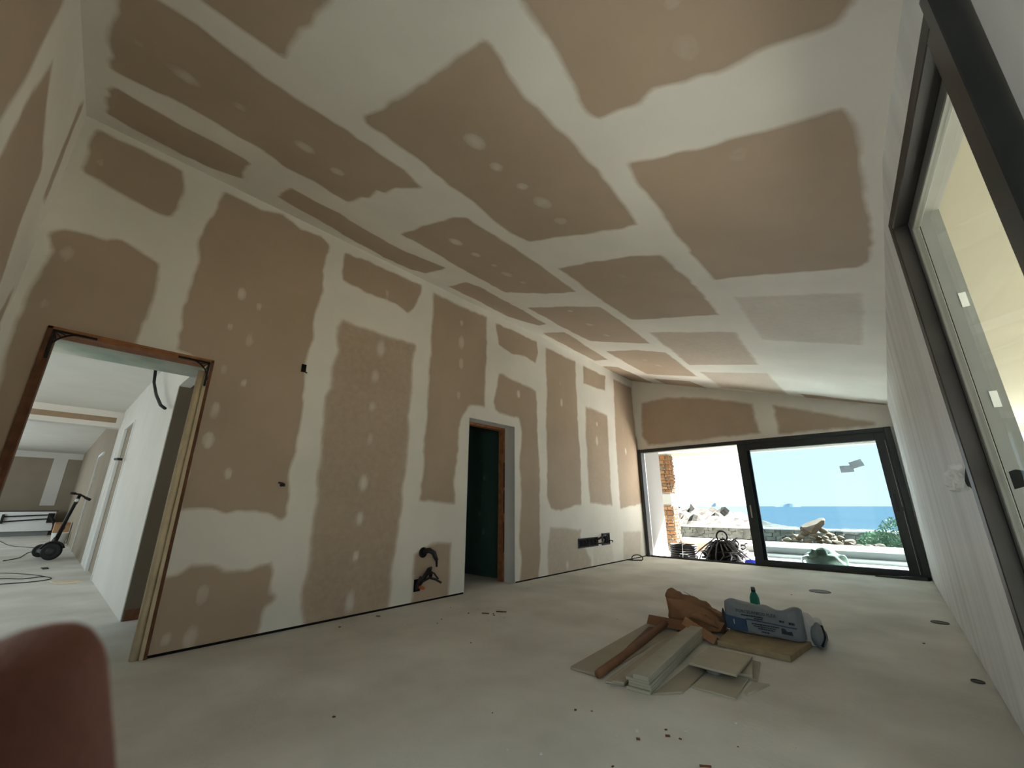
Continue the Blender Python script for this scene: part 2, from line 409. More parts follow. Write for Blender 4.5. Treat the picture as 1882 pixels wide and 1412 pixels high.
M_woodp = new_mat('pale_timber', lin(226, 208, 176), .7, noise=.12, scale=10)
M_woodd = new_mat('dark_timber_edge', lin(112, 72, 50), .7, noise=.3, scale=16)
M_black = new_mat('black_steel', lin(24, 24, 24), .5)
M_alu = new_mat('anthracite_aluminium', lin(44, 47, 48), .38, metal=.2, noise=.12, scale=6, spec=.5)
M_aluw = new_mat('dusty_anthracite_aluminium', lin(50, 47, 45), .45, noise=.3, scale=5, spec=.35)
M_rubber = new_mat('black_rubber', lin(34, 33, 34), .6, noise=.2, scale=20)
M_grey = new_mat('grey_cement_render', lin(132, 134, 132), .9, noise=.08, scale=3)
M_silver = new_mat('bare_aluminium', lin(190, 190, 188), .3, metal=.8)
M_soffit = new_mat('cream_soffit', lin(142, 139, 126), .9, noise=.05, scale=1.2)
M_white = new_mat('white_exterior_paint', lin(236, 236, 234), .85, noise=.03, scale=2)
M_side = new_mat('side_wall_render', lin(120, 120, 120), .9, noise=.04, scale=2)
M_terr = new_mat('pale_terrace', lin(230, 229, 225), .85, noise=.05, scale=2)
M_label = new_mat('white_label', lin(225, 228, 226), .6)
M_gray2 = new_mat('dark_grey_plastic', lin(48, 46, 46), .5)
M_cable = new_mat('black_cable', lin(36, 34, 34), .55)
M_bead = new_mat('grey_glazing_bead', lin(104, 104, 100), .5)
M_dark = new_mat('recess_shade', lin(18, 17, 16), .9)  # near-black standing in for the shade inside gaps and holes

def glass_mat(name, col, refl):
    m = bpy.data.materials.new(name)
    m.use_nodes = True
    n = m.node_tree
    n.nodes.clear()
    o = n.nodes.new('ShaderNodeOutputMaterial')
    t = n.nodes.new('ShaderNodeBsdfTransparent'); t.inputs[0].default_value = col
    g = n.nodes.new('ShaderNodeBsdfGlossy'); g.inputs['Roughness'].default_value = 0.01
    lw_ = n.nodes.new('ShaderNodeLayerWeight'); lw_.inputs[0].default_value = .5
    pw = n.nodes.new('ShaderNodeMath'); pw.operation = 'POWER'; pw.inputs[1].default_value = 5
    n.links.new(lw_.outputs['Facing'], pw.inputs[0])
    f = n.nodes.new('ShaderNodeMath'); f.operation = 'MULTIPLY_ADD'; f.inputs[1].default_value = refl; f.inputs[2].default_value = .008
    n.links.new(pw.outputs[0], f.inputs[0])
    mx = n.nodes.new('ShaderNodeMixShader')
    n.links.new(f.outputs[0], mx.inputs[0])
    n.links.new(t.outputs[0], mx.inputs[1]); n.links.new(g.outputs[0], mx.inputs[2])
    n.links.new(mx.outputs[0], o.inputs[0])
    return m
M_translabel = bpy.data.materials.new('translucent_label')
M_translabel.use_nodes = True
_n = M_translabel.node_tree
_t = _n.nodes.new('ShaderNodeBsdfTranslucent'); _t.inputs[0].default_value = lin(176, 178, 180)
_n.links.new(_t.outputs[0], _n.nodes['Material Output'].inputs[0])
M_glass = glass_mat('tinted_glass', (.77, .82, .84, 1), .4)
M_glassR = glass_mat('dusty_glass', (.84, .88, .88, 1), .3)

# ------------------------------------------------------------------ room dimensions (metres)
XL, XR, XRT, YF, YN = -3.965, 0.25, 0.285, 8.66, -0.41
ZL, SLOPE = 3.83, 0.302491
ceil_z = lambda x: ZL - SLOPE * (x - XL)

def wall_cells(mb, axis, c0, c1, u0, u1, v0, v1, holes):
    """a wall slab c0..c1 thick made of boxes round its openings (u along the wall, v up)"""
    us = sorted(set([u0, u1] + [q for h in holes for q in h[:2] if u0 < q < u1]))
    for a, b in zip(us[:-1], us[1:]):
        spans = [(v0, v1)]
        for h in holes:
            if h[0] <= a + 1e-6 and h[1] >= b - 1e-6:
                nsp = []
                for p, q in spans:
                    if h[2] > p: nsp.append((p, min(q, h[2])))
                    if h[3] < q: nsp.append((max(p, h[3]), q))
                spans = nsp
        for p, q in spans:
            if q - p < 1e-6: continue
            if axis == 'x': mb.box(c0, c1, a, b, p, q)
            else: mb.box(a, b, c0, c1, p, q)
    return mb

# floor slab under every room
struct(MB().box(-24, 0.385, -3.2, 8.66, -0.25, 0.0), 'floor', M_floor)

# --- left wall: slab, then plasterboard sheets 1.2 m wide
D1 = (-0.21, 0.69, 0.0, 2.14)
D2 = (3.57, 4.49, 0.0, 2.14)
wl = struct(wall_cells(MB(), 'x', -4.18, XL - 0.012, YN - .2, YF + .3, 0, 4.0, [D1, D2]), 'wall_left', M_plaster)
WLP = {'W5': .58, 'W7': .70, 'W9': .70, 'W8': .62, 'W4': .72, 'W13b': .2, 'W14b': .35, 'W11b': .45, 'W12': .9, 'W14': .8, 'W13': .60, 'W11': .75}
polyL = [(WLP.get(k, 1.0), v) for k, v in WL.items()]
yj = [YN, 0.33, 1.55, 2.75, 3.95, 5.17, 6.40, 7.52, YF]
zj = [[3.10], [0.75], [3.10], [0.80], [3.10], [0.80], [3.08, .66], [0.74]]
PL = lambda u, v: np.stack([np.full(u.shape, XL), u, v], -1)
for i in range(8):
    zs = [0.020] + sorted(zj[i]) + [ZL]
    for k in range(len(zs) - 1):
        board(wl, PL, (-1, 0, 0), yj[i], yj[i + 1], zs[k], zs[k + 1], polyL, SL, M_dry, holes=[D1, D2], seed=i * 3 + k)

struct(MB().box(XL - .012, XL - .008, YN, D1[0], 0, .03).box(XL - .012, XL - .008, D1[1], D2[0], 0, .03).box(XL - .012, XL - .008, D2[1], YF, 0, .03), 'gap_shade_left', M_dark)  # dark strip stands in for the shade in the gap under the boards

# --- ceiling: sloping slab and boards
cb = MB()
x0, x1 = -4.18, 0.385
cb.prism([(x0, YN - .2), (x1, YN - .2), (x1, YF + .3), (x0, YF + .3)],
         [ceil_z(x0) + .013, ceil_z(x1) + .013, ceil_z(x1) + .013, ceil_z(x0) + .013],
         [ceil_z(x0) + .25, ceil_z(x1) + .25, ceil_z(x1) + .25, ceil_z(x0) + .25])
ceiling = struct(cb, 'ceiling', M_plaster)
CLP = {'C16': .5, 'C18': .3, 'C17': .45, 'C19': .9, 'C13': .85, 'C15': .95}
polyC = [(CLP.get(k, 1.0), v) for k, v in CL.items()]
PC = lambda u, v: np.stack([u, v, ZL - SLOPE * (u - XL)], -1)
xj = [XL, -3.18, -2.02, -0.83, XRT + .19]
yjc = [[YN, .70, 2.75, 4.77, 7.0, YF], [YN, 1.56, 3.63, 5.64, 7.9, YF], [YN, .56, 2.62, 4.65, 6.78, YF], [YN, 1.63, 3.62, 5.6, 8.2, YF]]
for i in range(4):
    for k in range(len(yjc[i]) - 1):
        board(ceiling, PC, (0, 0, 1), xj[i], xj[i + 1], yjc[i][k], yjc[i][k + 1], polyC, SC, M_dry, seed=40 + i * 5 + k, spot_r=.068)

# --- far wall: band above the sliding window
wf = MB()
fx0, fx1 = -4.18, 0.385
wf.prism([(fx0, YF + .013), (fx1, YF + .013), (fx1, YF + .3), (fx0, YF + .3)], 2.2, [ceil_z(fx0) + .1, ceil_z(fx1) + .1, ceil_z(fx1) + .1, ceil_z(fx0) + .1])
wf.box(-4.18, -3.95, YF + .013, YF + .3, 0, 2.2)
wf.box(0.24, 0.385, YF + .013, YF + .3, 0, 2.2)
wall_far = struct(wf, 'wall_far', M_white)
polyF = [(.62, v) for v in WF.values()]
PF = lambda u, v: np.stack([u, np.full(u.shape, YF), 2.2 + (v - 2.2) * (ZL - SLOPE * (u - XL) - 2.2) / 1.63], -1)
for a, b in ((XL, -1.40), (-1.40, XRT)):
    def mf(u, v):
        z = 2.2 + (v - 2.2) * (ZL - SLOPE * (u - XL) - 2.2) / 1.63
        return paper_mask(u, z, polyF, [], 77, .05)
    board(wall_far, PF, (0, 1, 0), a, b, 2.2, ZL, polyF, [], M_dry, maskf=mf)

# --- near wall, just behind the camera on the left
NO = (-1.33, -.42, 0.0, 2.2)      # unseen opening added behind the camera to brighten the room
wnm = MB()
for a, b, z0 in ((-4.18, NO[0], 0), (NO[0], NO[1], NO[3]), (NO[1], .46, 0)):
    wnm.prism([(a, YN - .22), (b, YN - .22), (b, YN - .013), (a, YN - .013)], z0, [ceil_z(a) + .1, ceil_z(b) + .1, ceil_z(b) + .1, ceil_z(a) + .1])
wn = struct(wnm, 'wall_near', M_plaster)
polyN = [(.8, v) for v in WN.values()] + [(.9, [[-3.84, 2.3], [-3.2, 1.4], [-3.1, .1], [-3.84, .1]]), (.9, [[-2.8, 1.6], [-1.6, 1.9], [-1.6, .2], [-2.8, .2]])]
PN = lambda u, v: np.stack([u, np.full(u.shape, YN), v * (ZL - SLOPE * (u - XL)) / ZL], -1)
for a, b in ((XL, -2.62), (-2.62, NO[0]), (NO[1], XRT + .19)):
    def mf(u, v):
        return paper_mask(u, v * (ZL - SLOPE * (u - XL)) / ZL, polyN, [], 91, .05)
    board(wn, PN, (0, -1, 0), a, b, 0.012, ZL, polyN, [], M_dry, maskf=mf, step=.04)

# --- right wall: straight in the far part, slightly turned round the tall window close by
BY, BK = 2.262, .0672                       # where the wall bends and how much
bend = lambda y: BK * max(0.0, BY - y)
wrm = MB().box(.30, .385, BY, YF + .3, -.02, 2.75)
def skew(y0, y1, z0, z1):
    wrm.prism([(.30 + bend(y0), y0), (.385 + bend(y0), y0), (.385 + bend(y1), y1), (.30 + bend(y1), y1)], z0, z1)
skew(1.145, BY, 2.22, 2.75)
skew(YN - .22, 1.145, -.02, 2.75)
wr = struct(wrm, 'wall_right', M_grey)
PR = lambda u, v: np.stack([XR + (XRT - XR) * v / 2.55 + BK * np.clip(BY - u, 0, 9), u, v], -1)
board(wr, PR, (1, 0, 0), YN, 1.145, 0.012, 2.56, [], [], M_dryR, step=.15, thick=.03)
board(wr, PR, (1, 0, 0), 1.145, BY, 2.2, 2.56, [], [], M_dryR, step=.15, thick=.03)
struct(MB().box(.284, .298, BY, YF, 0, .03), 'gap_shade_right', M_dark)  # shade of the floor gap painted as a near-black strip
for a, b in ((BY, 3.5), (3.5, 4.75), (4.75, 6.0), (6.0, 7.25), (7.25, YF)):
    board(wr, PR, (1, 0, 0), a, b, 0.018, 2.56, [], [], M_dryR, step=.15, thick=.03)

# ------------------------------------------------------------------ door 1: timber subframe in the left doorway
d1 = sempty('door_1')
for nm, y0, y1, mat in (('jamb', D1[0], D1[0] + .03, M_woodd), ('jamb', D1[1] - .028, D1[1], M_woodp)):
    MB().box(-4.10, XL + .006, y0, y1, 0.0, 2.14).build(nm, mat, d1, bevel=.004)
MB().box(-4.10, XL + .006, D1[0] + .03, D1[1] - .028, 2.115, 2.14).build('head', M_wood, d1)
MB().box(XL + .001, XL + .012, D1[0] - .018, D1[0] + .006, 0, 2.155).build('edge_strip', M_woodd, d1)
MB().box(XL + .001, XL + .012, D1[1] - .006, D1[1] + .014, 0, 2.155).build('edge_strip', M_woodd, d1)
MB().box(XL + .001, XL + .012, D1[0] - .018, D1[1] + .014, 2.138, 2.156).build('edge_strip', M_wood, d1)
MB().tube([(-4.0, D1[1] - .05, 0.0), (-4.0, D1[1] - .05, 1.1), (-4.0, D1[1] - .045, 2.06)], .026, 10).build('foam_tube', M_woodp, d1, smooth=True)
for yc, sgn in ((D1[0] + .012, 1), (D1[1] - .012, -1)):
    g = MB()
    x = XL + .018
    g.box(x - .008, x + .004, min(yc, yc + sgn * .21), max(yc, yc + sgn * .21), 2.118, 2.132)
    g.box(x - .008, x + .004, min(yc, yc + sgn * .014), max(yc, yc + sgn * .014), 1.93, 2.13)
    arc = [(x, yc + sgn * (.125 - .125 * math.sin(a) ), 2.13 - .125 + .125 * math.cos(a) - .0) for a in np.linspace(0, math.pi / 2, 9)]
    arc = [(x, yc + sgn * .15 * (1 - math.sin(a)), 2.13 - .15 * (1 - math.cos(a))) for a in np.linspace(0, math.pi / 2, 9)]
    g.tube(arc, .006, 6)
    for a in (.35, .6, .8, 1.0, 1.25):
        g.tube([(x, yc, 2.13), (x, yc + sgn * .15 * (1 - math.sin(a)), 2.13 - .15 * (1 - math.cos(a)))], .003, 5)
    g.build('corner_brace', M_black, d1)

# bulkhead behind the lintel, faced in green board
struct(MB().box(-4.59, -4.10, -2.2, .698, 2.142, 2.9), 'trim_1', M_green)

# ------------------------------------------------------------------ corridor seen through door 1
CY = 0.698
def mk(mb, name, mat): return struct(mb, name, mat)
NI = (-5.36, -4.18, 0.0, 2.21)
GAP = (-9.75, -8.55, 0.0, 2.28)
wcr = mk(wall_cells(MB(), 'y', CY, CY + .10, -11.0, -4.18, 0, 2.9, [NI, GAP]), 'wall_corridor_right', M_corr)
mk(MB().box(-9.8, -8.5, CY + .035, CY + .09, 0, 2.3), 'wall_recess', M_corrB)
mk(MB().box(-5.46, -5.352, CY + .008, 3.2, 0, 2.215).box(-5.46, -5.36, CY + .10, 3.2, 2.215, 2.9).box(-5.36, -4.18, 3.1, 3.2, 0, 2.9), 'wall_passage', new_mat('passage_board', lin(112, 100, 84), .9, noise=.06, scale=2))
mk(MB().box(-5.46, -4.18, CY + .1, 3.2, 2.32, 2.42), 'ceiling_passage', M_plaster)
MB().box(-5.352, -5.342, CY + .02, 3.1, 0, .09).build('skirting', M_woodd, None).name = 'baseboard_passage'
bpy.data.objects['baseboard_passage']['kind'] = 'structure'
mk(MB().box(-11.0, -4.18, -2.5, CY + .2, 2.75, 2.95), 'ceiling_corridor', M_corr)
# header across the corridor, a brown strip of bare board on it
hd = mk(MB().box(-11.1, -10.85, -3.0, CY + .1, 2.44, 2.95), 'trim_2', M_corr)
MB().box(-10.85, -10.845, -3.0, CY - .08, 2.53, 2.63).build('bare_board_strip', new_mat('bare_strip', lin(150, 128, 104), .8, noise=.1), hd)
mk(MB().box(-23.3, -11.0, CY, CY + .1, 0, 3.1), 'wall_end_room_right', M_corrB)
mk(MB().box(-23.3, -11.0, -3.2, CY + .1, 2.92, 3.1), 'ceiling_end_room', M_corr)
wer = mk(MB().box(-23.3, -23.1, -3.2, CY + .1, 0, 3.1), 'wall_end_room', M_corrB)
MB().box(-23.1, -23.09, -.05, .32, 1.0, 2.9).build('joint_band', M_corr, wer)
MB().box(-23.1, -23.08, -3.2, CY, 2.7, 2.92).build('joint_band', M_corr, wer)
# outer side of the corridor: piers with tall openings to the daylight
mk(wall_cells(MB(), 'y', -2.6, -2.4, -11.0, -4.18, 0, 2.95, [(-9.8, -6.9, 0.0, 2.4)]), 'wall_corridor_left', M_corr)
mk(wall_cells(MB(), 'y', -3.2, -3.0, -23.3, -11.0, 0, 3.1, [(-21.5, -12.5, 0.3, 2.4)]), 'wall_end_room_left', M_corr)
mk(MB().box(-11.1, -10.9, -3.2, -1.0, 0, 2.95), 'wall_corridor_pier', M_corr)

# white low wall at the end of the end room with a black double rail on its front
lw = mk(MB().box(-22.7, -22.2, -3.0, .42, .16, .80), 'trim_3', M_white)
MB().box(-22.75, -22.18, -3.0, .45, .80, .83).build('dark_capping', M_black, lw)
MB().box(-22.72, -22.26, -3.0, .36, 0, .16).build('plinth', M_grey, lw)

# ------------------------------------------------------------------ door 2: plastered reveal, timber lining, dark room
d2 = sempty('door_2')
MB().box(-4.16, XL - .001, D2[1] - .005, D2[1] + .006, 0.0, 2.14).build('reveal', M_dryR, d2)
MB().box(-4.16, XL - .001, D2[0], D2[1], 2.135, 2.146).build('reveal', M_dryR, d2)
MB().box(-4.26, -4.16, D2[1] - .035, D2[1] + .01, 0, 2.13).build('jamb', M_wood, d2)
MB().box(-4.26, -4.16, D2[0], D2[1] + .01, 2.10, 2.14).build('head', M_wood, d2)
MB().box(-4.26, -4.16, D2[0] - .01, D2[0] + .03, 0, 2.13).build('jamb', M_wood, d2)
sl = MB()
for z0, z1 in ((.9, 1.22), (1.26, 1.62), (.38, .78)):
    sl.box(-4.157, -4.152, D2[1] - .03, D2[1] - .018, z0, z1)
sl.build('slot', M_dark, d2)
MB().box(XL - .001, XL + .002, D2[0] - .006, D2[0] + .002, 0.01, 2.14).build('corner_bead', M_label, d2)
MB().box(XL - .001, XL + .002, D2[1] - .002, D2[1] + .006, 0.01, 2.14).build('corner_bead', M_label, d2)
polyG = []
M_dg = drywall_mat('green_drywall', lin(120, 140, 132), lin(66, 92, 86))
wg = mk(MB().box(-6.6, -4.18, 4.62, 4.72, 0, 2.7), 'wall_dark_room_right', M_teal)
PG = lambda u, v: np.stack([u, np.full(u.shape, 4.60), v], -1)
spg = [(-4.75 + .05 * math.sin(i * 2.1), .35 + .27 * i) for i in range(8)] + [(-5.9, .35 + .3 * i) for i in range(7)]
for a, b in ((-6.6, -5.4), (-5.4, -4.27)):
    board(wg, PG, (0, 1, 0), a, b, 0.012, 2.6, [(.95, [[a - .1, -.1], [b + .1, -.1], [b + .1, 2.7], [a - .1, 2.7]])], spg, M_dg, step=.05, seed=5, spot_r=.05)
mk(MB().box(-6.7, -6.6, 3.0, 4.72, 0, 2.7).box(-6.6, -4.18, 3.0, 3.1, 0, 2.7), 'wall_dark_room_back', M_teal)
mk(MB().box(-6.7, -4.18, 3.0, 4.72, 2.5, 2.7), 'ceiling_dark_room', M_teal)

# ------------------------------------------------------------------ window 1: sliding window in the far wall
w1 = sempty('window_1')
def bar(name, x0, x1, y0, y1, z0, z1, mat=M_alu, par=None, bevel=.003):
    return MB().box(x0, x1, y0, y1, z0, z1).build(name, mat, par, bevel=bevel)
bar('frame_jamb', -3.95, -3.88, 8.60, 8.78, 0.0, 2.2, par=w1)
bar('frame_jamb', .165, .245, 8.60, 8.78, 0.0, 2.2, par=w1)
bar('frame_head', -3.88, .165, 8.62, 8.78, 2.13, 2.2, par=w1)
bar('threshold', -3.88, .165, 8.62, 8.78, 0.0, .018, M_gray2, par=w1)
bar('track_rail', -3.88, -1.96, 8.66, 8.67, .018, .03, M_alu, par=w1, bevel=0)
# fixed and sliding leaves, both on the right-hand half
for yo, xo, lbl in ((8.64, 0.0, 'sliding_leaf'), (8.70, .05, 'fixed_leaf')):
    lf = bar(lbl, -1.96 + xo, -1.82 + xo, yo, yo + .05, .018, 2.13, par=w1)
    bar('stile', .03, .164, yo, yo + .05, .018, 2.13, par=lf)
    bar('bottom_rail', -1.82 + xo, .03, yo, yo + .05, .018, .10, par=lf)
    bar('top_rail', -1.82 + xo, .03, yo, yo + .05, 2.01, 2.13, par=lf)
    bar('glass_pane', -1.82 + xo, .03, yo + .02, yo + .026, .10, 2.01, M_glass, par=lf, bevel=0)
bar('brush_seal', .140, .1435, 8.634, 8.64, .06, .93, M_silver, par=w1, bevel=0)
bar('brush_seal', .140, .1435, 8.634, 8.64, 1.0, 2.0, M_silver, par=w1, bevel=0)
bar('latch_plate', -1.905, -1.885, 8.63, 8.64, .80, 1.02, M_silver, par=w1)
bar('latch_plate', .075, .10, 8.63, 8.64, .92, 1.18, M_gray2, par=w1)
# loose trim piece on the right of the threshold
lp = MB().prism([(-.36, 8.50), (.20, 8.46), (.235, 8.52), (.20, 8.585), (-.3, 8.57)], 0.0, [.012, .05, .045, .06, .015]).build('threshold_offcut', M_alu, None)
tag(lp, 'grey metal threshold offcut lying on the floor in the far right corner', 'offcut')
# two transport labels on the glass
for i, (x, z, a) in enumerate(((-.405, 1.585, -.05), (-.27, 1.655, -.30))):
    y = 8.655 - .003 * i
    Mx = Matrix.Translation((x, y, z)) @ Matrix.Rotation(a, 4, 'Y')
    MB().box(-.085, .085, -.001, .001, -.055, .055, Mx).build('glass_label', M_translabel, w1)

# ------------------------------------------------------------------ window 2: tall frame in the right wall close to the camera
w2 = sempty('window_2')
ex = Vector((-.0672, 1, 0)).normalized()       # along the window, away from the camera
en = Vector((1, .0672, 0)).normalized()        # outwards
O2 = Vector((.238, 2.277, 0))
W2M = Matrix(((ex.x, en.x, 0, O2.x), (ex.y, en.y, 0, O2.y), (0, 0, 1, 0), (0, 0, 0, 1)))
def wb(name, a0, a1, d0, d1, z0, z1, mat=M_aluw, par=w2, bevel=.003):
    return MB().box(a0, a1, d0, d1, z0, z1, W2M).build(name, mat, par, bevel=bevel)
LW = 1.125
wb('frame_jamb', -.055, 0, 0, .05, 0, 2.213)
wb('frame_jamb', -LW, -LW + .05, -.012, .06, 0, 2.213, M_alu)
wb('frame_head', -LW + .05, -.055, 0, .05, 2.158, 2.213)
wb('frame_sill', -LW + .05, -.055, 0, .05, 0, .05)
wb('leaf_stile', -.085, -.048, .05, .075, .03, 2.17, M_bead)
wb('leaf_stile', -LW + .05, -LW + .13, .0, .075, .05, 2.158, M_alu)
wb('leaf_rail', -LW + .12, -.085, .05, .075, 2.115, 2.17, M_bead)
wb('leaf_rail', -LW + .12, -.085, .05, .075, .03, .09, M_bead)
wb('glass_pane', -LW + .12, -.085, .060, .066, .09, 2.115, M_glassR, bevel=0)
# cement reveal round the outside of window 2
rv = struct(MB().box(.326, .392, 2.235, 2.268, 0, 2.22).prism([(.33, 2.235), (.40, 1.15), (.47, 1.15), (.392, 2.235)], 2.19, 2.222), 'trim_4', M_grey)
for x, z in ((.372, 1.775), (.362, 1.375)):
    MB().box(x - .010, x + .010, 2.232, 2.2345, z - .03, z + .03).build('paper_label', M_label, rv)

# ------------------------------------------------------------------ terrace, porch roof, land and sea
struct(MB().box(.385, 2.6, -9, YF + .3, -.25, -.03), 'floor_porch', new_mat('porch_screed', lin(128, 126, 121), .9, noise=.08, scale=2))
struct(MB().box(2.6, 12, -9, YF + .3, -.3, -.06), 'ground_right', new_mat('side_soil', lin(150, 138, 116), .95, noise=.2, scale=2))
struct(MB().box(-9, 9, YF + .3, 11.0, -.25, -.03).box(-4.18, .385, -9, YN - .22, -.25, -.03).box(-4.2, .385, YF, YF + .3, -.25, -.005), 'floor_terrace', M_terr)
struct(MB().box(-9, 2.6, YF + .3, 11.5, 2.29, 2.50).box(.385, 2.6, -6, YF + .3, 2.29, 2.50), 'ceiling_porch', M_soffit)
struct(MB().box(-9, 2.6, 11.5, 11.53, 2.27, 2.52), 'trim_5', M_white)
struct(MB().box(-4.25, -3.95, YF + .3, 9.75, -.03, 2.29), 'wall_terrace_side', M_side)
# low terrace wall: rendered face, white coping
ltw = thing('terrace_wall', (-1, 10.8, -.03), 'low grey rendered terrace wall with a white coping facing the sea', 'wall')
MB().box(-3.2, 8.5, 10.74, 10.95, -.03, .16).build('wall_face', M_grey, ltw)
MB().box(-4.0, -3.2, 10.74, 10.95, -.03, .16).build('wall_face', new_mat('pinkish_render', lin(196, 160, 140), .9, noise=.1), ltw)
MB().box(-4.0, 8.55, 10.70, 10.98, .16, .25).build('coping', M_white, ltw, bevel=.008)
MB().box(-3.2, 8.5, 10.55, 10.74, -.03, .03).build('foot_kerb', M_white, ltw)

# stone-clad pillar: mortar core with single stones proud of it
pil = thing('stone_pillar', (-4.10, 10.55, -.03), 'ochre stone-clad pillar with a bare concrete band on the terrace edge', 'pillar')
MB().box(-4.36, -4.01, 10.40, 10.75, -.03, 2.29).build('mortar_core', new_mat('white_mortar', lin(126, 122, 114), .95, noise=.1, scale=12), pil)
MB().box(-4.365, -4.0, 10.39, 10.76, 1.06, 1.30).build('concrete_band', M_grey, pil, bevel=.006)
M_st = [new_mat('ochre_stone', lin(*c), .9, noise=.25, scale=20, bump=.5, bscale=30) for c in ((104, 72, 42), (92, 62, 38), (112, 84, 56), (88, 68, 48))]
rs = random.Random(3)
def stone_block(name, x0, x1, y0, y1, z0, z1, mat, par, r=rs):
    m = MB()
    j = lambda: r.uniform(-.12, .12)
    dx, dz, dy = x1 - x0, z1 - z0, y1 - y0
    vs = []
    for z in (z0, z1):
        for x, y in ((x0, y0), (x1, y0), (x1, y1), (x0, y1)):
            vs.append((x + j() * dx * .5, y + j() * dy * .5, z + j() * dz * .6))
    m.add(vs, [(0, 3, 2, 1), (4, 5, 6, 7), (0, 1, 5, 4), (1, 2, 6, 5), (2, 3, 7, 6), (3, 0, 4, 7)])
    return m.build(name, mat, par, bevel=.012)
for lo, hi in ((.06, 1.04), (1.32, 2.27)):
    z = lo
    while z < hi - .05:
        h = rs.uniform(.07, .13)
        if z + h > hi: h = hi - z
        x = -4.375
        while x < -4.03:
            w = min(rs.uniform(.09, .18), -3.99 - x)
            if w > .05: stone_block('stone', x + .006, x + w - .006, 10.37, 10.42, z + .006, z + h - .006, rs.choice(M_st), pil)
            x += w
        y = 10.40
        while y < 10.72:
            w = min(rs.uniform(.1, .2), 10.77 - y)
            if w > .05: stone_block('stone', -4.02, -3.98, y + .006, y + w - .006, z + .006, z + h - .006, rs.choice(M_st), pil)
            y += w
        z += h

# land falling to the sea
M_land = new_mat('dry_rocky_ground', lin(56, 52, 44), .95, col2=lin(20, 20, 15), scale=5, bump=.9, bscale=6, detail=9)
nx, ny = 330, 150
gx = np.linspace(-70, 40, nx)
gy = 10.98 + (np.linspace(0, 1, ny) ** 2.0) * 80
uu, vv = np.meshgrid(gx, gy, indexing='ij')
hz = -.35 - .012 * (vv - 11) - .010 * np.clip(vv - 24, 0, 99)
hz += vnoise(uu * .5, vv * .5, 2) * .22 * np.clip((vv - 11) / 8, 0, 1) + vnoise(uu * 1.7, vv * 1.7, 5) * .12
ridge = np.exp(-((vv - 42) / 7) ** 2) * (1 - sstep(uu, -13, -5))
hz += ridge * (1.15 + vnoise(uu * .5, vv * .7, 8) * .8 + (.25 - abs(vnoise(uu * 1.1, vv * 1.9, 9))) * 1.5 + (.25 - abs(vnoise(uu * 2.3, vv * 2.9, 19))) * 1.2 + vnoise(uu * 3.1, vv * 1.3, 29) * .5)
hz -= sstep(vv, 50, 85) * 3.5
idx = np.arange(nx * ny).reshape(nx, ny)
q = np.stack([idx[:-1, :-1], idx[1:, :-1], idx[1:, 1:], idx[:-1, 1:]], -1).reshape(-1, 4)
lm = MB(); lm.v = np.stack([uu, vv, hz], -1).reshape(-1, 3).tolist(); lm.f = [tuple(int(k) for k in f) for f in q]
land = lm.build('rocky_shore', M_land, None)
land['kind'] = 'structure'
def land_z(x, y):
    i = int(np.argmin(abs(gx - x))); j = int(np.argmin(abs(gy - y)))
    return float(hz[i, j])

M_sea = new_mat('sea_water', (.028, .050, .070, 1), .5, col2=(.034, .058, .078, 1), scale=.01, spec=0.0)
sea = MB().add([(-40000, 60, -3.2), (40000, 60, -3.2), (40000, 50000, -3.2), (-40000, 50000, -3.2), (-40000, 60, -9), (40000, 60, -9), (40000, 50000, -9), (-40000, 50000, -9)],
               [(0, 1, 2, 3), (4, 7, 6, 5), (0, 4, 5, 1), (1, 5, 6, 2), (2, 6, 7, 3), (3, 7, 4, 0)]).build('sea', M_sea, None)
sea['kind'] = 'structure'

M_isl = new_mat('hazy_island', lin(112, 134, 148), 1, spec=0)  # haze of the distance is put into this blue-grey
for x, y, w, h, lab in ((-1215, 4200, 62, 36, 'small pointed island on the horizon behind the open left half of the window'),
                        (-640, 4200, 88, 26, 'low domed island on the horizon behind the glazed right half of the window')):
    m = MB()
    n = 16
    prof = [(-1, .02), (-.7, .22), (-.45, .3), (-.2, .72), (0, 1), (.18, .8), (.4, .34), (.7, .2), (1, .02)]
    if x > -1000: prof = [(-1, .02), (-.7, .35), (-.35, .7), (0, .98), (.2, 1), (.45, .85), (.7, .4), (1, .02)]
    vs = []
    for p, hh in prof:
        vs += [(x + p * w, y - w * .4, -3.2), (x + p * w, y, -3.2 + hh * h), (x + p * w, y + w * .4, -3.2)]
    fs = []
    for i in range(len(prof) - 1):
        a = i * 3
        fs += [(a, a + 3, a + 4, a + 1), (a + 1, a + 4, a + 5, a + 2), (a, a + 2, a + 5, a + 3)]
    fs += [(0, 1, 2), (len(vs) - 3, len(vs) - 1, len(vs) - 2)]
    tag(m.add(vs, fs).build('island', M_isl, None), lab, 'island')

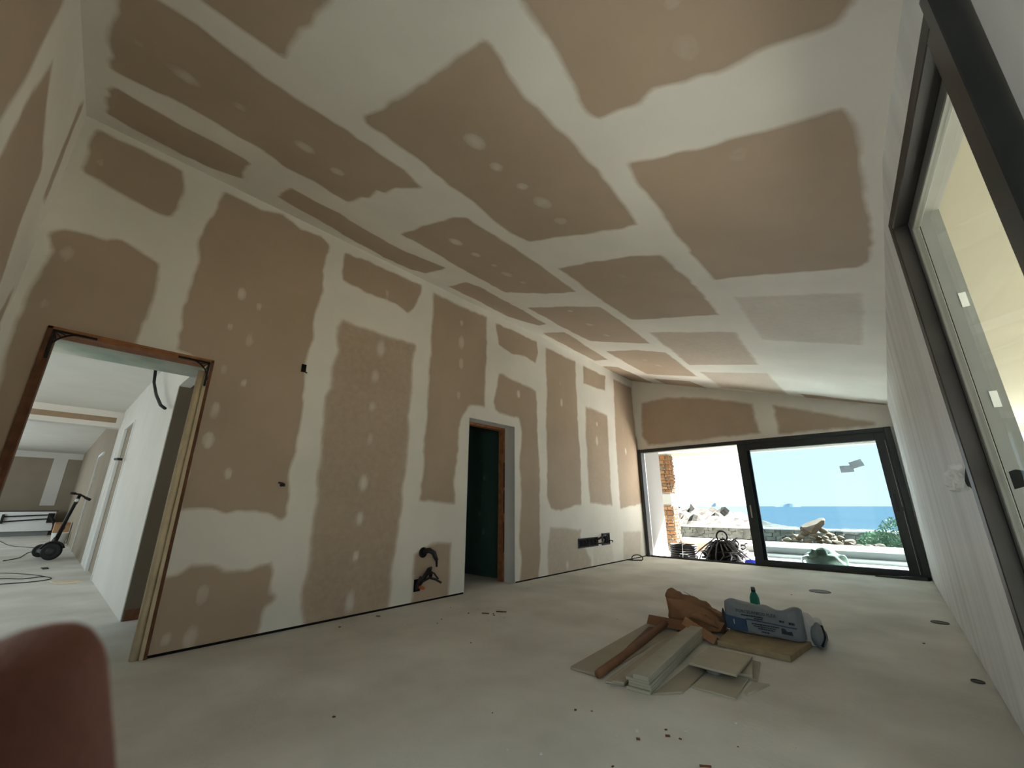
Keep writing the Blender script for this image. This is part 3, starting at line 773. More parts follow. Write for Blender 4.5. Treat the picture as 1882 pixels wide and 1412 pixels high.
# boundary wall of dry stone: stones as one mass, white line of coping on top
M_dst = new_mat('dry_stone_grey', lin(128, 126, 116), .95, noise=.35, scale=2.2)
bw = thing('dry_stone_wall', (-5, 20.2, -.6), 'long grey dry stone boundary wall with a pale capping beyond the terrace', 'wall')
rw = random.Random(11)
m = MB()
for row in range(5):
    x = -22.0
    while x < 9:
        w = rw.uniform(.16, .38)
        z0 = -.62 + row * .15
        vs = []
        for dz in (0, .145):
            for ax, ay in ((0, 0), (1, 0), (1, 1), (0, 1)):
                vs.append((x + ax * w * .96 + rw.uniform(-.02, .02), 20.05 + ay * .3 + (rw.uniform(-.05, .04) if ay == 0 else 0), z0 + dz + rw.uniform(-.02, .02)))
        m.add(vs, [(0, 3, 2, 1), (4, 5, 6, 7), (0, 1, 5, 4), (1, 2, 6, 5), (2, 3, 7, 6), (3, 0, 4, 7)])
        x += w
st = m.build('stones', M_dst, bw); st['kind'] = 'stuff'
MB().box(-22, 9, 20.0, 20.4, .10, .155).build('capping', M_white, bw)

# heap of quarried rocks beyond the terrace wall
M_rk = [new_mat('rubble_rock', lin(*c), .95, noise=.2, scale=5, bump=.6, bscale=9) for c in ((116, 102, 82), (104, 88, 70), (124, 112, 94), (96, 80, 64))]
def rock_mesh(seed, flat=.7):
    bm = bmesh.new()
    bmesh.ops.create_icosphere(bm, subdivisions=2, radius=.5)
    r = random.Random(seed)
    ns = [Vector((r.uniform(-1, 1), r.uniform(-1, 1), r.uniform(-1, 1))).normalized() for _ in range(9)]
    ds = [r.uniform(.26, .42) for _ in ns]
    for v in bm.verts:
        for n_, d_ in zip(ns, ds):
            k = v.co.dot(n_)
            if k > d_: v.co -= n_ * (k - d_)
        v.co.z *= flat
    me = bpy.data.meshes.new('rock')
    bm.to_mesh(me); bm.free()
    return me
rocks = []
for i in range(8):
    me = rock_mesh(100 + i); me.materials.append(M_rk[i % 4]); rocks.append(me)
rr = random.Random(5)
PX, PY = -1.62, 14.3
def put_rock(x, y, z, s, lab, grp):
    o = bpy.data.objects.new('rock', rr.choice(rocks))
    C.objects.link(o)
    o.location = (x, y, z); o.scale = (s * rr.uniform(.9, 1.4), s * rr.uniform(.9, 1.2), s)
    o.rotation_euler = (rr.uniform(-.4, .4), rr.uniform(-.4, .4), rr.uniform(0, 6.3))
    tag(o, lab, 'rock', grp)
big = bpy.data.objects.new('boulder', rock_mesh(333, .62)); big.data.materials.append(M_rk[1])
C.objects.link(big)
big.location = (-1.72, 14.2, .47); big.scale = (.88, .6, .62); big.rotation_euler = (.1, -.42, .3)
tag(big, 'large pinkish boulder lying on top of the heap of rubble', 'boulder')
TIER = ['lowest', 'second', 'third', 'fourth', 'fifth', 'sixth', 'topmost']
for ring in range(7):
    t = ring / 6.0
    nn = [26, 22, 18, 14, 10, 7, 3][ring]
    for k in range(nn):
        a = 2 * math.pi * k / nn + rr.uniform(-.2, .2)
        rad = 1.02 * (1 - .88 * t)
        put_rock(PX + math.cos(a) * rad * 1.28 * rr.uniform(.85, 1.05), PY + math.sin(a) * rad * .75, -.22 + t * .60 + rr.uniform(-.03, .03), rr.uniform(.15, .29),
                 'small pale rock on the %s tier of the rubble heap, %s side' % (TIER[ring], 'left' if math.cos(a) < 0 else 'right'), 'rubble heap, %s tier, %s side' % (TIER[ring], 'left' if math.cos(a) < 0 else 'right'))
for x, y, s, lab in ((-.52, 13.3, .2, 'left of the three pale rocks lying apart, right of the rubble heap'), (-.36, 13.4, .26, 'right and largest of the three pale rocks lying apart, right of the rubble heap'), (-.42, 13.15, .16, 'front and smallest of the three pale rocks lying apart, right of the rubble heap')):
    put_rock(x, y, .06, s, lab, 'rocks beside the rubble heap')

# green bush on the right
M_leaf = new_mat('grey_green_leaf', lin(112, 138, 110), .8, noise=.3, scale=3)
bush = thing('bush', (.2, 16.6, -.4), 'pale green leafy bush beside the rubble heap at the right of the view', 'bush')
rb = random.Random(9)
m = MB()
for i in range(5200):
    cxx, cyy, czz, rx_, rz_ = rb.choice(((-.40, 16.6, -.1, .55, .42), (.30, 16.8, .15, .75, .6), (1.0, 16.7, .2, .8, .65), (.1, 16.3, -.2, .6, .38)))
    d = Vector((rb.gauss(0, 1), rb.gauss(0, 1), rb.gauss(0, 1))).normalized() * rb.uniform(.75, 1.02)
    p = Vector((cxx + d.x * rx_, cyy + d.y * .5, czz + d.z * rz_))
    e = Euler((rb.uniform(0, 6), rb.uniform(0, 6), rb.uniform(0, 6))).to_matrix()
    s = rb.uniform(.03, .06)
    m.add([p + e @ Vector(v) * s for v in ((-1, 0, 0), (0, -.45, .1), (1, 0, 0), (0, .45, .1))], [(0, 1, 2, 3)])
fo = m.build('foliage', M_leaf, bush); fo['kind'] = 'stuff'
m = MB()
for i in range(9):
    a = rb.uniform(0, 6.3)
    m.tube([(.25, 16.65, -.6), (.25 + .3 * math.cos(a), 16.65 + .25 * math.sin(a), -.1), (.25 + .65 * math.cos(a), 16.65 + .4 * math.sin(a), .3)], [.025, .015, .006], 5)
m.build('stems', M_woodd, bush)

# ------------------------------------------------------------------ things on the terrace
def ring_path(cx, cy, cz, rx, ry, tilt=(0, 0, 0), n=24, wob=0, r=random):
    e = Euler(tilt).to_matrix()
    out = []
    ph = r.uniform(0, 6)
    for i in range(n + 1):
        a = 2 * math.pi * i / n
        k = 1 + wob * math.sin(3 * a + ph)
        out.append(Vector((cx, cy, cz)) + e @ Vector((math.cos(a) * rx * k, math.sin(a) * ry * k, wob * .3 * math.sin(2 * a + ph))))
    return out
M_hose = new_mat('black_hose', lin(15, 15, 16), .6, noise=.2, scale=20)
# flat coil of ribbed black pipe on the left
rc_ = random.Random(21)
t = thing('pipe_coil', (-3.42, 9.2, -.03), 'flat drum-like coil of black pipe standing left of the hose heap', 'coil')
for k in range(6):
    MB().tube(ring_path(-3.42, 9.25, -.008 + k * .043, .26, .22, n=28), .0225, 6, cap=False).build('pipe_turn', M_hose, t, smooth=True)
MB().tube([(-3.36, 9.005, -.03), (-3.35, 9.0, .1), (-3.345, 9.005, .24), (-3.30, 9.1, .26)], .006, 6).build('tie', M_label, t, smooth=True)
# tangled heap of black hose
m = MB()
for k in range(110):
    a = rc_.uniform(0, 6.3); d = rc_.uniform(0, .18)
    h = rc_.uniform(0, 1)
    rx_ = rc_.uniform(.17, .37) * (1 - .35 * h)
    m.tube(ring_path(-2.62 + d * math.cos(a) * 1.2, 9.3 + d * math.sin(a) * .5, -.01 + .30 * h * (1 - d * 1.5) + .02, rx_, rx_ * .6,
                     (rc_.uniform(-.35, .35), rc_.uniform(-.45, .45), rc_.uniform(0, 3)), 22, .10, rc_), rc_.choice((.014, .017, .022)), 6, cap=False)
hh = thing('hose_heap', (-2.66, 9.3, -.03), 'tangled heap of black hoses just outside the open left half of the window', 'hose')
o = m.build('hose_loops', M_hose, hh, smooth=True); o['kind'] = 'stuff'
m = MB()
for k in range(9):
    a = -.9 + k * .27
    pth = [(-2.66 + math.sin(a) * .1, 9.15, .38 + rc_.uniform(-.05, .03)), (-2.66 + math.sin(a) * .32, 9.03, .24), (-2.66 + math.sin(a) * .55, 8.98, .08), (-2.66 + math.sin(a) * .62 + rc_.uniform(-.1, .1), 9.0, -.01)]
    m.tube(pth, .013, 6)
m.build('hose_ends', new_mat('grey_hose', lin(92, 90, 92), .5), hh, smooth=True)
MB().tube(ring_path(-2.62, 9.22, .42, .095, .10, (1.45, .0, .2), 20), .016, 6, cap=False).build('top_loop', M_hose, hh, smooth=True)
# blue cloth at the right foot of the heap
def lump(name, c, rx_, ry_, rz_, mat, parent, seed=0, amp=.12, fr=5, n=3, zmin=None):
    bm = bmesh.new()
    bmesh.ops.create_icosphere(bm, subdivisions=n, radius=1)
    for v in bm.verts:
        p = v.co.copy()
        q = np.array([p.x * fr * .5 + seed, p.y * fr * .5 + p.z * fr * .35])
        k = float(vnoise(np.array([q[0]]), np.array([q[1]]), seed)[0]) + .5 * float(vnoise(np.array([q[0] * 2.3]), np.array([q[1] * 2.3]), seed + 1)[0])
        s = 1 + amp * k * 2
        v.co = Vector((c[0] + p.x * rx_ * s, c[1] + p.y * ry_ * s, c[2] + p.z * rz_ * s))
        if zmin is not None and v.co.z < zmin: v.co.z = zmin
    me = bpy.data.meshes.new(name)
    bm.to_mesh(me); bm.free()
    me.materials.append(mat)
    me.polygons.foreach_set('use_smooth', [True] * len(me.polygons))
    ob = bpy.data.objects.new(name, me)
    C.objects.link(ob)
    if parent:
        ob.parent = parent; ob.location = -Vector(parent.location)
    return ob
tag(lump('blue_cloth', (-2.08, 9.03, -.01), .15, .10, .08, new_mat('blue_cloth', lin(34, 58, 190), .8, noise=.2), None, 4, zmin=-.03), 'crumpled bright blue cloth at the right foot of the hose heap', 'cloth')
bb = thing('builders_bag', (-1.0, 9.3, -.03), 'rounded pale green woven builders bag on the terrace behind the glass', 'bag')
lump('bag_body', (-1.0, 9.3, .06), .29, .24, .235, new_mat('woven_bag', lin(96, 112, 98), .85, noise=.15, scale=6, bump=.4, bscale=90), bb, 8, .16, 7, 4, -.03)
MB().tube([(-1.22, 9.15, .17), (-1.31, 9.12, .13), (-1.33, 9.10, .08), (-1.29, 9.10, .03)], [.03, .025, .02, .012], 7).build('bag_ear', M_label, bb, smooth=True)

# ------------------------------------------------------------------ wall fittings on the left wall
def wire(mb, pts, r=.006): return mb.tube(pts, r, 6)
X0 = XL + .002
# upper conduit outlet
t = thing('conduit_outlet', (X0, 2.98, .50), 'upper round wall outlet with a bundle of black conduits hanging out', 'outlet')
MB().lathe([(.055, 0), (.055, .006), (.045, .010), (.04, .006)], 16, Matrix.Translation((X0, 2.945, .505)) @ Matrix.Rotation(math.pi / 2, 4, 'Y')).build('outlet_ring', M_black, t)
MB().tube([(X0, 2.945, .505), (X0 + .05, 2.99, .52), (X0 + .07, 3.03, .50), (X0 + .07, 3.06, .45)], .022, 8).tube([(X0, 2.955, .53), (X0 + .05, 3.0, .535), (X0 + .07, 3.05, .50), (X0 + .075, 3.085, .42)], .018, 8).build('conduit', M_gray2, t, smooth=True)
MB().tube([(X0 + .07, 3.055, .46), (X0 + .07, 3.085, .41), (X0 + .07, 3.09, .35)], [.02, .014, .011], 8).build('taped_end', M_black, t, smooth=True)
# lower conduit outlet
t = thing('conduit_outlet', (X0, 2.95, .24), 'lower wall outlet with looped black conduits and an orange tip near the floor', 'outlet')
m = MB()
m.tube([(X0, 2.90, .17), (X0 + .05, 2.92, .25), (X0 + .07, 2.98, .34), (X0 + .05, 3.03, .345), (X0 + .03, 3.03, .30)], .014, 8)
m.tube([(X0, 2.94, .20), (X0 + .06, 2.97, .29), (X0 + .08, 3.01, .30), (X0 + .06, 3.02, .25)], .02, 8)
m.tube([(X0, 2.90, .15), (X0 + .05, 2.93, .22), (X0 + .08, 2.99, .25), (X0 + .10, 3.06, .23), (X0 + .11, 3.13, .19)], .012, 8)
m.tube([(X0 + .03, 3.0, .31), (X0 + .08, 3.05, .29), (X0 + .11, 3.09, .23)], .010, 8)
m.tube([(X0, 2.88, .14), (X0 + .03, 2.875, .20), (X0 + .05, 2.90, .27)], .016, 8)
m.build('conduit', M_gray2, t, smooth=True)
MB().tube([(X0 + .02, 2.90, .165), (X0 + .05, 2.93, .155), (X0 + .06, 2.95, .145)], [.016, .02, .012], 8).build('orange_tip', new_mat('orange_tape', lin(200, 110, 60), .6), t, smooth=True)
MB().box(X0 - .006, X0 + .006, 2.85, 2.93, .12, .24).build('wall_hole', M_dark, t)
# junction boxes between door 2 and the window
t = thing('junction_box', (X0, 6.35, .41), 'double black junction box set in the wall, left of the single one', 'box')
m = MB()
for a, b, c, d in ((6.07, 6.70, .33, .345), (6.07, 6.70, .465, .48), (6.07, 6.085, .33, .48), (6.685, 6.70, .33, .48), (6.37, 6.385, .33, .48)):
    m.box(X0 - .002, X0 + .012, a, b, c, d)
m.build('box_rim', M_black, t)
MB().box(X0 - .006, X0 + .002, 6.08, 6.69, .34, .47).build('box_back', M_dark, t)
m = MB()
for k in range(5):
    y = 6.15 + k * .11
    m.tube([(X0, y, .45), (X0 + .03, y + .03, .41), (X0 + .02, y + .05, .36)], .007, 6)
m.tube([(X0, 6.62, .42), (X0 + .05, 6.70, .46), (X0 + .05, 6.85, .50), (X0 + .02, 6.95, .49)], .016, 7)
m.tube([(X0, 6.60, .38), (X0 + .05, 6.72, .37), (X0 + .05, 6.80, .40), (X0 + .03, 6.86, .43)], .013, 7)
m.build('wires', M_gray2, t, smooth=True)
t = thing('junction_box', (X0, 7.0, .43), 'single black junction box with a wire, right of the double one', 'box')
m = MB()
for a, b, c, d in ((6.84, 7.12, .33, .35), (6.84, 7.12, .51, .53), (6.84, 6.862, .33, .53), (7.098, 7.12, .33, .53)):
    m.box(X0 - .002, X0 + .012, a, b, c, d)
m.build('box_rim', M_black, t)
MB().box(X0 - .006, X0 + .002, 6.85, 7.11, .34, .52).build('box_back', M_dark, t)
MB().tube([(X0, 7.0, .50), (X0 + .03, 7.01, .44), (X0 + .02, 7.0, .37)], .012, 6).tube([(X0, 7.06, .40), (X0 + .03, 7.12, .40), (X0 + .03, 7.18, .39), (X0 + .02, 7.2, .36)], .008, 6).tube([(X0, 6.95, .48), (X0 + .03, 6.95, .43), (X0 + .02, 6.96, .38)], .01, 6).build('wires', M_gray2, t, smooth=True)
# small ones higher up
tag(MB().box(X0 - .003, X0 + .012, 1.385, 1.425, 2.235, 2.31).tube([(X0 + .008, 1.42, 2.24), (X0 + .03, 1.43, 2.225)], .006, 6).build('wall_slot', M_dark, None), 'small black slot with a wire stub high on the big brown board', 'slot')
tag(MB().tube([(X0 - .005, 1.375, 1.175), (X0 + .03, 1.385, 1.178)], [.014, .014], 10).tube([(X0 - .003, 1.35, 1.195), (X0 + .02, 1.375, 1.19), (X0 + .035, 1.39, 1.165)], .008, 6).build('pipe_stub', M_gray2, None), 'little dark pipe stub in the wall right of the left doorway', 'pipe')
# wire loop on the floor
tag(MB().tube(ring_path(-3.80, 7.85, .045, .10, .06, (1.2, 0, .5), 18), .010, 6, cap=False).tube([(-3.95, 7.7, .02), (-3.85, 7.75, .015), (-3.72, 7.85, .015)], .012, 6).build('wire_loop', M_gray2, None, smooth=True), 'small grey wire loop on the floor at the foot of the left wall', 'wire')

# torn plaster beside the frame of window 2
t = thing('torn_plaster', (.255, 2.5, 1.11), 'torn hole in the plaster with white crumbs beside the tall window frame', 'hole')
m = MB()
rt = random.Random(2)
pts = [(2.27, 1.06), (2.36, 1.065), (2.44, 1.06), (2.50, 1.075), (2.56, 1.08), (2.60, 1.10), (2.54, 1.125), (2.46, 1.15), (2.40, 1.145), (2.33, 1.155), (2.27, 1.15)]
Mh = Matrix(((0, 0, 1, .262), (1, 0, 0, 0), (0, 1, 0, 0), (0, 0, 0, 1)))
m.prism([(a, b) for a, b in pts], -.004, .012, Mh).build('hole_shade', M_dark, t)  # raised black patch, the shade of the hole put into its colour
cr = MB()
for k in range(16):
    a, b = rt.uniform(2.44, 2.95), rt.uniform(1.085, 1.145)
    s = rt.uniform(.008, .022)
    cr.box(-s * 1.6, s * 1.6, -s, s, -s * .7, s * .7, Matrix.Translation((.255, a, b)) @ Euler((rt.uniform(0, 3), rt.uniform(0, 3), rt.uniform(0, 3))).to_matrix().to_4x4())
o = cr.build('plaster_crumbs', M_label, t); o['kind'] = 'stuff'
MB().prism([(2.60, 1.085), (2.78, 1.10), (3.1, 1.115), (2.8, 1.13), (2.6, 1.13)], -.006, .004, Mh).build('plaster_scar', M_plaster, t)
# ragged dark strip across the glass
m = MB()
strip = [(-.13, 1.055), (-.22, 1.06), (-.26, 1.045), (-.34, 1.062), (-.42, 1.055), (-.55, 1.07), (-.7, 1.06), (-.7, 1.115), (-.55, 1.12), (-.42, 1.11), (-.36, 1.118), (-.28, 1.105), (-.2, 1.115), (-.13, 1.112)]
m.prism([(a, z) for a, z in strip][::-1], .0745, .0775, W2M @ Matrix(((1, 0, 0, 0), (0, 0, 1, 0), (0, 1, 0, 0), (0, 0, 0, 1))))
tag(m.build('glass_strip', M_gray2, None), 'ragged dark strip across the glass of the tall window', 'strip')

# ------------------------------------------------------------------ things on the floor
M_pb = [new_mat('plasterboard_offcut', lin(*c), .85, noise=.06, scale=5) for c in ((176, 170, 152), (164, 156, 138), (184, 180, 164), (150, 146, 134))]
M_edge = new_mat('board_lath', lin(172, 168, 152), .8, noise=.08, scale=6)
def plate(name, pts, z0, z1, mat, label, cat, group=None, bevel=.002):
    """flat sheet from its outline; z0, z1 may be lists (tilted sheets)"""
    p = [Vector((a, b)) for a, b in pts]
    area = sum(p[i].x * p[(i + 1) % len(p)].y - p[(i + 1) % len(p)].x * p[i].y for i in range(len(p)))
    if area < 0:
        p = p[::-1]
        if isinstance(z0, (list, tuple)): z0 = z0[::-1]
        if isinstance(z1, (list, tuple)): z1 = z1[::-1]
    cx_, cy_ = sum(q.x for q in p) / len(p), sum(q.y for q in p) / len(p)
    o = MB().prism([(q.x, q.y) for q in p], z0, z1).build(name, mat, None, loc=(cx_, cy_, z0 if not isinstance(z0, (list, tuple)) else min(z0)), bevel=bevel)
    return tag(o, label, cat, group)
G = 'board offcuts on the floor'
plate('board_offcut', [(-1.721, 2.482), (-1.519, 2.488), (-1.50, 3.80), (-1.785, 3.75)], .002, .017, M_pb[1], 'long pale board offcut at the far left of the floor pile', 'board', G)
plate('board_strip', [(-1.450, 2.444), (-1.345, 2.475), (-1.452, 3.70), (-1.545, 3.68)], .002, .014, M_pb[0], 'narrow notched board strip, lower of two beside the brown roll', 'board', G)
plate('board_strip', [(-1.415, 2.50), (-1.405, 2.44), (-1.335, 2.46), (-1.43, 3.66), (-1.50, 3.65)], .0145, .027, M_pb[1], 'narrow board strip with a cut corner, upper of two beside the brown roll', 'board', G)
# stack of long laths
def lath(x, y, L, w, z, h, ang, label):
    o = MB().box(-w / 2, w / 2, 0, L, 0, h).build('lath', M_edge, None, bevel=.003)
    o.location = (x, y, z); o.rotation_euler = (0, 0, ang)
    return tag(o, label, 'lath', 'white laths stacked on the floor')
ang = math.atan2(.10, 1.28)
nm = ['lowest pale lath of the stack on the floor', 'second pale lath from the bottom of the stack', 'third pale lath from the bottom of the stack', 'fourth pale lath, just under the topmost of the stack']
for k in range(4):
    lath(-1.247 + .004 * ((k * 7) % 3 - 1), 2.455 + .008 * ((k * 5) % 3), 1.31 - .02 * (k % 2), .135 - .004 * (k % 3), .001 + k * .0165, .016, ang, nm[k])
lath(-1.225, 2.445, 1.22, .09, .0675, .024, ang, 'topmost pale lath, narrower than the stack below it')
# square cut tiles
plate('tile', [(-1.049, 2.715), (-1.038, 3.0), (-.831, 3.064), (-.815, 2.715)], .0, .012, M_pb[0], 'square pale tile lying in front of the raised one', 'tile', G)
plate('tile', [(-1.172, 2.474), (-1.058, 2.609), (-1.055, 2.725), (-1.062, 3.04), (-1.175, 3.10)], .0, .012, M_pb[1], 'pale tile with a cut corner, half under the lath stack', 'tile', G)
plate('tile_shard', [(-.806, 2.846), (-.803, 3.015), (-.72, 3.049), (-.782, 2.821)], 0, .012, M_pb[2], 'small broken tile shard at the right front of the pile', 'tile', G)
plate('tile', [(-1.05, 3.07), (-.785, 3.063), (-.835, 3.40), (-1.05, 3.42)], .0, .014, M_pb[1], 'lowest tile under the raised square one', 'tile', G)
plate('tile', [(-1.03, 3.03), (-.806, 3.06), (-.885, 3.42), (-1.05, 3.40)], .015, .030, M_pb[0], 'middle tile showing right of the raised square one', 'tile', G)
o = plate('tile', [(-1.123, 2.90), (-1.146, 3.374), (-.87, 3.367), (-.852, 2.905)], [.055, .034, .034, .05], [.068, .047, .047, .063], M_pb[0], 'raised square pale tile on top of the tile pile', 'tile', G)
lump('mortar_dab', (-1.0, 3.0, .03), .05, .05, .028, M_grey, o, 3)
# brown chipboard under the bag
plate('chipboard', [(-1.155, 3.59), (-.690, 3.565), (-.62, 4.08), (-1.17, 4.16)], .002, .040, new_mat('chipboard', lin(160, 145, 116), .85, noise=.15, scale=14), 'thick brownish board lying under the grey cement bag', 'board')
# brown paper roll and cardboard angles
M_card = new_mat('brown_cardboard', lin(130, 93, 68), .8, noise=.12, scale=8)
M_card2 = new_mat('worn_cardboard', lin(162, 120, 86), .8, noise=.15, scale=6)
tag(MB().tube([(-1.505, 2.46, .03), (-1.53, 2.8, .031), (-1.575, 3.25, .032), (-1.605, 3.55, .036), (-1.585, 3.70, .06)], [.024, .026, .028, .028, .024], 10).build('paper_roll', M_card, None, smooth=True), 'long brown cardboard tube lying between the pale boards', 'tube')
tag(MB().prism([(-1.545, 2.72), (-1.535, 2.72), (-1.66, 3.62), (-1.70, 3.62)], .0175, .034).build('card_strip', M_woodd, None), 'thin dark brown strip lying along the left of the cardboard tube', 'strip')
def angle_piece(name, a, b, w, h, mat, label):
    a, b = Vector(a), Vector(b)
    d = (b - a).normalized(); s = Vector((d.y, -d.x, 0)).normalized(); up = Vector((0, 0, 1))
    m = MB()
    prof = [(-w, -h), (-w + .006, -h), (0.0, -.006), (w - .006, -h), (w, -h), (0.004, 0), (-.004, 0)]
    n = len(prof)
    vs = [p + s * q[0] + up * q[1] for p in (a, b) for q in prof]
    m.add(vs, [tuple(range(n)), tuple(range(2 * n - 1, n - 1, -1))] + [(i, n + i, n + (i + 1) % n, (i + 1) % n) for i in range(n)])
    return tag(m.build(name, mat, None), label, 'cardboard')
angle_piece('cardboard_angle', (-1.745, 3.74, .095), (-1.34, 3.72, .10), .055, .06, M_card, 'brown cardboard corner protector across the heads of the laths')
angle_piece('cardboard_angle', (-1.43, 3.74, .125), (-1.16, 3.62, .055), .05, .045, M_card2, 'lighter cardboard corner protector sloping down over the lath stack')

# kraft paper sack
def loft(rings, mat, name, parent=None, smooth=True, close=False):
    n = len(rings[0])
    m = MB()
    vs = [v for r_ in rings for v in r_]
    fs = [(i * n + k, i * n + (k + 1) % n, (i + 1) * n + (k + 1) % n, (i + 1) * n + k) for i in range(len(rings) - 1) for k in range(n)]
    fs.append(tuple(range(n - 1, -1, -1)))
    b = (len(rings) - 1) * n
    if not close: fs.append(tuple(range(b, b + n)))
    m.add(vs, fs)
    return m.build(name, mat, parent, smooth=smooth)
M_kraft = new_mat('kraft_paper', lin(150, 112, 82), .85, noise=.18, scale=7, bump=.6, bscale=14, spec=.2)
ks = thing('paper_sack', (-1.42, 4.02, 0), 'crumpled open brown kraft paper sack leaning beside the cement bag', 'sack')
rings = []
N = 40
for j in range(13):
    t_ = j / 12.0
    hgt = (.275 - .15 * t_) * (1 - .12 * t_ * t_)
    xc, yc = -1.60 + .40 * t_, 3.98 + .02 * t_
    ring = []
    for k in range(N):
        a = 2 * math.pi * k / N
        wy = .155 - .03 * t_
        ca, sa = math.cos(a), math.sin(a)
        y = yc + wy * (abs(ca) ** .75) * (1 if ca > 0 else -1)
        z = hgt * (.5 + .5 * (abs(sa) ** .7) * (1 if sa > 0 else -1))
        cre = .012 * math.sin(5 * a + 7 * t_) + .006 * math.sin(11 * a - 14 * t_) + .009 * math.sin(13 * t_ + 2 * a)
        x = xc - (.06 * (z / .27 - .5)) * (1 - t_) + .02 * math.sin(3 * a)
        fy = 1 if j else .8
        ring.append((x + cre * .5, y + cre * fy, max(.003, z + cre * .8 * (z > .02))))
    rings.append(ring)
loft(rings, M_kraft, 'sack_body', ks)
# folded flaps at the mouth and a crease roll on the front
MB().add([(-1.245, 3.87, .06), (-1.20, 3.90, .13), (-1.33, 3.97, .20), (-1.52, 4.0, .272), (-1.53, 4.03, .262), (-1.33, 4.0, .185), (-1.21, 3.93, .12), (-1.25, 3.9, .05)],
         [(0, 1, 6, 7), (1, 2, 5, 6), (2, 3, 4, 5)]).build('mouth_flap', new_mat('sack_lining', lin(196, 184, 156), .85, noise=.1), ks)
MB().tube([(-1.44, 3.85, .105), (-1.36, 3.835, .125), (-1.27, 3.84, .10), (-1.22, 3.87, .06)], [.012, .03, .03, .012], 8).build('crease_fold', M_kraft, ks, smooth=True)

# cement bags
M_bag = new_mat('cement_bag_paper', lin(132, 140, 146), .7, noise=.14, scale=5, bump=.35, bscale=9)
M_bagb = new_mat('bag_blue_print', lin(58, 82, 112), .7, noise=.2, scale=9)
M_bagt = new_mat('bag_grey_print', lin(52, 60, 68), .7)
M_bagw = new_mat('bag_pale_top', lin(198, 200, 198), .7, noise=.08)
def pillow(cx_, cy_, z0, L, D, H, ang, name, mat, parent, seed=1, nu=28, nv=24):
    """a filled bag lying on its long edge: L long, D deep, H high"""
    rings = []
    for i in range(nu + 1):
        t_ = i / nu
        e = 1 - abs(2 * t_ - 1) ** 8
        e = max(e, 0) ** .5 * .8 + .2
        ring = []
        for k in range(nv):
            a = 2 * math.pi * k / nv
            ca, sa = math.cos(a), math.sin(a)
            y = D / 2 * (abs(ca) ** .45) * (1 if ca > 0 else -1) * e
            z = H / 2 * (abs(sa) ** .45) * (1 if sa > 0 else -1) * (.85 + .15 * e)
            x = (t_ - .5) * L
            wv = .010 * math.sin(9 * t_ + 3 * a + seed) + .006 * math.sin(23 * t_ - 5 * a + seed)
            if z > 0: z += .012 * math.sin(6.5 * t_ + seed) + .008 * math.sin(15 * t_)
            p = Vector((x, y + wv * .6, max(z + wv * .5 * (z > 0), -H / 2)))
            q = Matrix.Rotation(ang, 3, 'Z') @ p
            ring.append((q.x + cx_, q.y + cy_, q.z + z0 + H / 2))
        rings.append(ring)
    return loft(rings, mat, name, parent)
def text_mesh(s, size, M, mat, parent, name='print_line', ext=.0006):
    cu = bpy.data.curves.new('txt', 'FONT')
    cu.body = s; cu.size = size; cu.extrude = ext; cu.resolution_u = 2
    tmp = bpy.data.objects.new('txt', cu)
    C.objects.link(tmp)
    dg = bpy.context.evaluated_depsgraph_get()
    dg.update()
    me = bpy.data.meshes.new_from_object(tmp.evaluated_get(dg))
    bpy.data.objects.remove(tmp)
    bpy.data.curves.remove(cu)
    me.transform(M)
    me.materials.clear(); me.materials.append(mat)
    me.name = name
    o = bpy.data.objects.new(name, me)
    C.objects.link(o)
    o.parent = parent; o.location = -Vector(parent.location)
    return o
cbag = thing('cement_bag', (-.915, 3.98, .04), 'grey and blue printed cement bag lying on its edge on the brown board', 'bag')
BA = -.025
pillow(-.915, 3.985, .041, .54, .17, .205, BA, 'bag_body', M_bag, cbag, 1)
FM = Matrix.Translation((-.915, 3.893, .041)) @ Matrix.Rotation(BA, 4, 'Z') @ Matrix.Rotation(math.pi / 2, 4, 'X')   # local x along, y up, z towards the viewer
MB().add([FM @ Vector(p) for p in ((-.245, .02, .003), (-.10, .02, .004), (-.10, .105, .004), (-.248, .118, .003), (-.245, .02, -.01), (-.10, .02, -.01), (-.10, .105, -.01), (-.248, .118, -.01))],
         [(0, 1, 2, 3), (0, 4, 5, 1), (1, 5, 6, 2), (2, 6, 7, 3), (3, 7, 4, 0)]).build('blue_panel', M_bagb, cbag)
MB().add([FM @ Vector(p) for p in ((-.10, .108, .004), (.235, .095, .004), (.235, .10, .004), (-.10, .113, .004), (-.10, .108, -.01), (.235, .095, -.01), (.235, .10, -.01), (-.10, .113, -.01))],
         [(0, 1, 2, 3), (0, 4, 5, 1), (1, 5, 6, 2), (2, 6, 7, 3), (3, 7, 4, 0)]).build('print_rule', M_bagb, cbag)
text_mesh('PORCELÁNICO FLEX', .030, FM @ Matrix.Translation((-.165, .152, .004)), M_bagt, cbag)
text_mesh('1', .05, FM @ Matrix.Translation((-.20, .062, .0055)), M_bagw, cbag, 'print_digit')
def small_lines(rows, mat):
    m = MB()
    for x0_, x1_, y_, h_ in rows:
        x = x0_
        r_ = random.Random(int(1000 * y_ + 77))
        while x < x1_:
            w = r_.uniform(.008, .02)
            m.box(x, min(x + w, x1_), y_, y_ + h_, -.004, .0052, FM)
            x += w + .004
    o_ = m.build('small_print', mat, cbag); o_['kind'] = 'stuff'
    return o_
small_lines([(-.13, .02, .132, .007), (-.04, .02, .119, .006), (-.06, .12, .082, .006), (-.05, .10, .068, .005), (-.02, .09, .054, .006), (.0, .05, .034, .006), (.13, .16, .125, .012), (.19, .225, .118, .014)], M_bagt)
